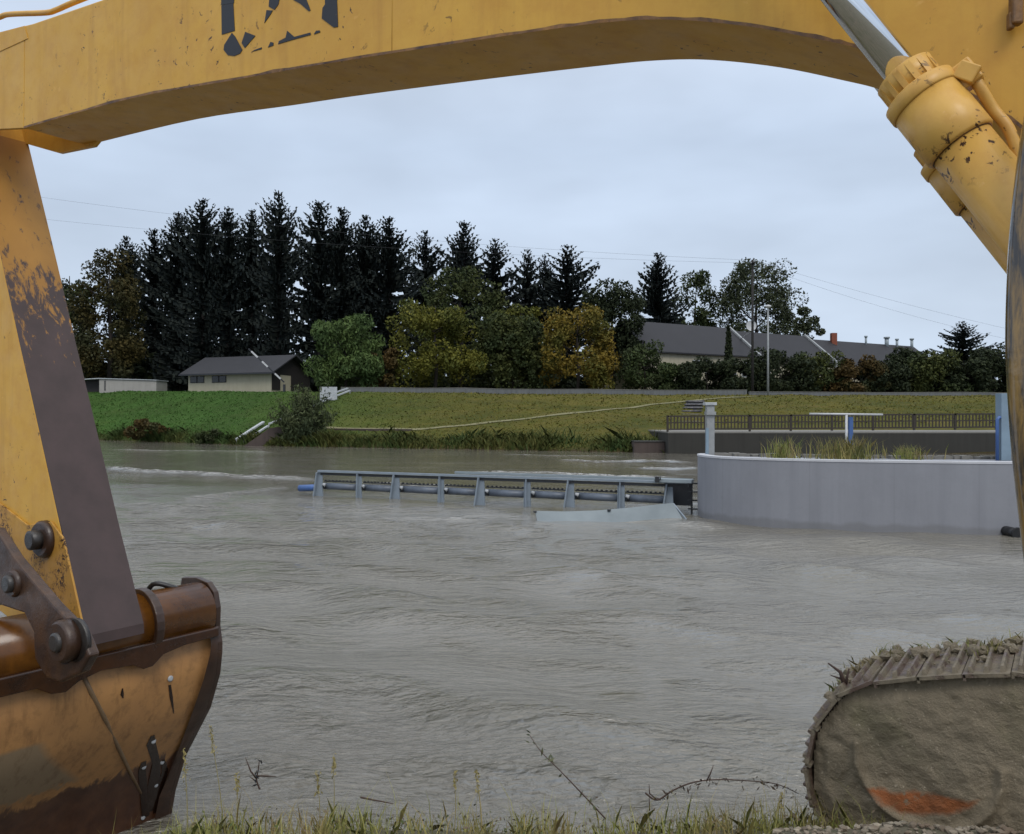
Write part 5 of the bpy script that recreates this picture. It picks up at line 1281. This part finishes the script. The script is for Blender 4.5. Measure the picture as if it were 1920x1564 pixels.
MB().bar(pr(-0.19) + sd * 0.118, pr(-0.115) + sd * 0.118, 0.06, 0.055, up=pE).build("port_block", M_yellow_cyl, r1, bevel=0.006)
MB().tube(catmull([pr(-0.15) + sd * 0.13, PE(1838, 165, CC), PE(1862, 205, CC + 0.02), PE(1890, 240, CC + 0.02), PE(1906, 285, CC + 0.02), PE(1930, 380, CC + 0.03)], 6), 0.016, 12).build("oil_pipe", M_yellow_cyl, r1)
MB().bar(PE(1795, 130, CC - 0.03), PE(1832, 142, CC - 0.03), 0.03, 0.05).build("clamp", M_yellow_cyl, r1, bevel=0.004)

# glossy hose bowing down at the right edge
mb = MB(); hp = [(1968, 120), (1944, 235), (1930, 330), (1920, 430), (1914, 540), (1912, 640), (1916, 740), (1924, 850), (1936, 960), (1948, 1060), (1966, 1170), (1990, 1290)]
mb.tube(catmull([P(x_ + 4, y_, 2.2) for x_, y_ in hp], 7), 0.0375, 24); mb.build("hydraulic_hose", M_hose, EX)

# crawler track: u along the machine (towards the cab), c across, z up
CT, WT = 3.69, 0.50
TRM = Matrix((bE, pE, Vector((0, 0, 1)))).transposed().to_4x4()
TR = link(bpy.data.objects.new("crawler_track", None)); TR.parent = EX
TR.matrix_local = Matrix.Translation(-Vector(EX.location)) @ TRM
def uz(px, py): q = PE(px, py, CT); return Vector((q.dot(bE), 0, q.z))
cp = [(1920, 1269), (1800, 1271), (1685, 1279), (1620, 1290), (1582, 1306), (1556, 1332), (1534, 1364), (1522, 1400), (1517, 1440), (1518, 1478), (1532, 1518), (1560, 1562), (1600, 1606), (1650, 1648), (1710, 1684), (1790, 1700)]
path = catmull([uz(x_, y_) for x_, y_ in cp], 10)
xe = path[0].x + 2.6; zt_, zb_ = path[0].z, path[-1].z
path = [Vector((xe - k * 0.15, 0, zt_)) for k in range(int((xe - path[0].x) / 0.15))] + path + [Vector((path[-1].x + k * 0.15, 0, zb_)) for k in range(1, int((xe - path[-1].x) / 0.15))]
cum = [0]
for a_, b_ in zip(path[:-1], path[1:]): cum.append(cum[-1] + (b_ - a_).length)
def at(d_):
    i = min(len(path) - 2, max(0, int(np.searchsorted(cum, d_)) - 1)); t_ = (d_ - cum[i]) / max(1e-6, cum[i + 1] - cum[i]); return path[i].lerp(path[i + 1], t_), (path[i + 1] - path[i]).normalized()
mb = MB(); PITCH = 0.165
mb.box((0, WT / 2, 0.006), (PITCH * 0.97, WT, 0.014)); mb.box((-PITCH * 0.47, WT / 2, 0.0), (0.010, WT, 0.024))
for g_ in (-0.055, 0.0, 0.055): mb.prism([(g_ - 0.010, 0.02, 0.012), (g_ + 0.010, 0.02, 0.012), (g_ + 0.005, 0.03, 0.034), (g_ - 0.005, 0.03, 0.034)], (0, WT - 0.05, 0))
shoe_me = bpy.data.meshes.new("track_shoe"); shoe_me.from_pydata(mb.v, [], mb.f); shoe_me.materials.append(M_shoe)
bm = bmesh.new(); bm.from_mesh(shoe_me); bmesh.ops.recalc_face_normals(bm, faces=bm.faces[:]); bm.to_mesh(shoe_me); bm.free()
nsh = int(cum[-1] / PITCH); rg = nrg()
for k in range(nsh):
    q, d_ = at((k + 0.5) * PITCH); o = link(bpy.data.objects.new("track_shoe", shoe_me)); o.parent = TR
    nrm = Vector((d_.z, 0, -d_.x)).normalized(); ya = Vector((0, 1, 0)); xa_ = ya.cross(nrm)
    o.matrix_local = Matrix.Translation(Vector((q.x, CT + rg.normal(0, 0.004), q.z))) @ Matrix((xa_, ya, nrm)).transposed().to_4x4()
def tpart(mb, name, mat):
    me = bpy.data.meshes.new(name); me.from_pydata(mb.v, [], mb.f); me.polygons.foreach_set("use_smooth", mb.sm); me.materials.append(mat)
    o = link(bpy.data.objects.new(name, me)); o.parent = TR; return o
poly = [(p_.x, p_.z) for p_ in path]; pa = np.array(poly)
def inside(x_, z_):
    c = False; j = len(poly) - 1
    for i in range(len(poly)):
        xi, zi = poly[i]; xj, zj = poly[j]
        if (zi > z_) != (zj > z_) and x_ < (xj - xi) * (z_ - zi) / (zj - zi) + xi: c = not c
        j = i
    return c
def dist(x_, z_): return float(np.min(np.hypot(pa[:, 0] - x_, pa[:, 1] - z_)))
ro = uz(1735, 1430)
st = 0.009; u0_ = min(p_.x for p_ in path); gx = np.arange(u0_, u0_ + 1.5, st); gzs = np.arange(zb_, zt_ + 0.1, st); idm = {}; Vm = []; Fm = []
for i, x_ in enumerate(gx):
    for j, z_ in enumerate(gzs):
        if inside(x_, z_):
            d_ = dist(x_, z_)
            if d_ > 0.001:
                ed = min(1.0, d_ / 0.07)
                ring = 0.03 * math.exp(-((math.hypot(x_ - ro.x, z_ - ro.z) - 0.26) / 0.014) ** 2) * (1 if z_ < ro.z + 0.03 else 0)
                hub = 0.006 * math.exp(-((math.hypot(x_ - u0_ - 0.10, (z_ - 1.56) * 0.6) - 0.055) / 0.012) ** 2)
                n1 = mnoise.fractal(Vector((x_ * 4.5, z_ * 4.5, 4)), 1.0, 2.0, 5); n2 = mnoise.noise(Vector((x_ * 30, z_ * 30, 2)))
                idm[(i, j)] = len(Vm); Vm.append((x_, CT + 0.055 - 0.035 * ed - 0.022 * n1 - 0.005 * n2 - ring + hub, z_))
for (i, j) in idm:
    if all(k_ in idm for k_ in ((i + 1, j), (i + 1, j + 1), (i, j + 1))): Fm.append((idm[(i, j)], idm[(i + 1, j)], idm[(i + 1, j + 1)], idm[(i, j + 1)]))
mb = MB(); mb.add(Vm, Fm, True); tpart(mb, "mud_fill", M_mud)
tpart(MB().prism([Vector((p_.x, CT + 0.08, p_.z)) for p_ in path], (0, WT - 0.14, 0)), "track_frame", M_rust_dark)
# clods of mud and grass caked on top of the track
mbm = MB(); gp = []
for k in range(620):
    d_ = rg.uniform(0, cum[-1]); q, dr = at(d_)
    nrm = Vector((dr.z, 0, -dr.x)).normalized()
    if q.x > u0_ + 1.3 or nrm.z < -0.1: continue
    y_ = CT + (rg.uniform(0.30, 0.50) if rg.random() < 0.75 else rg.uniform(0.03, 0.5)); s_ = rg.uniform(0.005, 0.024) * (1.25 if y_ > CT + 0.3 else 0.7)
    c = Vector((q.x, y_, q.z)) + nrm * (0.02 + s_ * 0.4)
    mbm.add([c + Vector((v_.x * rg.uniform(0.8, 1.6), v_.y * rg.uniform(0.8, 1.4), v_.z * rg.uniform(0.6, 1.1))) * s_ * rg.uniform(0.7, 1.25) for v_ in ico], fs_ico, False)
    if rg.random() < 0.7:
        for _ in range(7 if y_ > CT + 0.26 else 1): gp.append(tuple(c + Vector(rg.normal(0, 0.016, 3)) - Vector((0, 0, 0.008))))
o = tpart(mbm, "caked_clods", M_mud); o["kind"] = "stuff"
o = blades("caked_grass", gp, 0.040, 0.005, M_grass_near, rg, 1.0, TR); o["kind"] = "stuff"
# a root caught on the front of the track
mb = MB(); b0 = uz(1575, 1300); b0.y = CT + 0.1; mb.tube([b0, b0 + Vector((-0.02, 0, 0.06)), b0 + Vector((-0.07, 0, 0.09))], [0.012, 0.008, 0.003], 6); mb.tube([b0 + Vector((-0.01, 0, 0.03)), b0 + Vector((-0.06, 0, 0.04))], [0.006, 0.002], 5); mb.tube([b0, b0 + Vector((0.015, 0, 0.08))], [0.008, 0.003], 5); tpart(mb, "caught_root", M_twig)
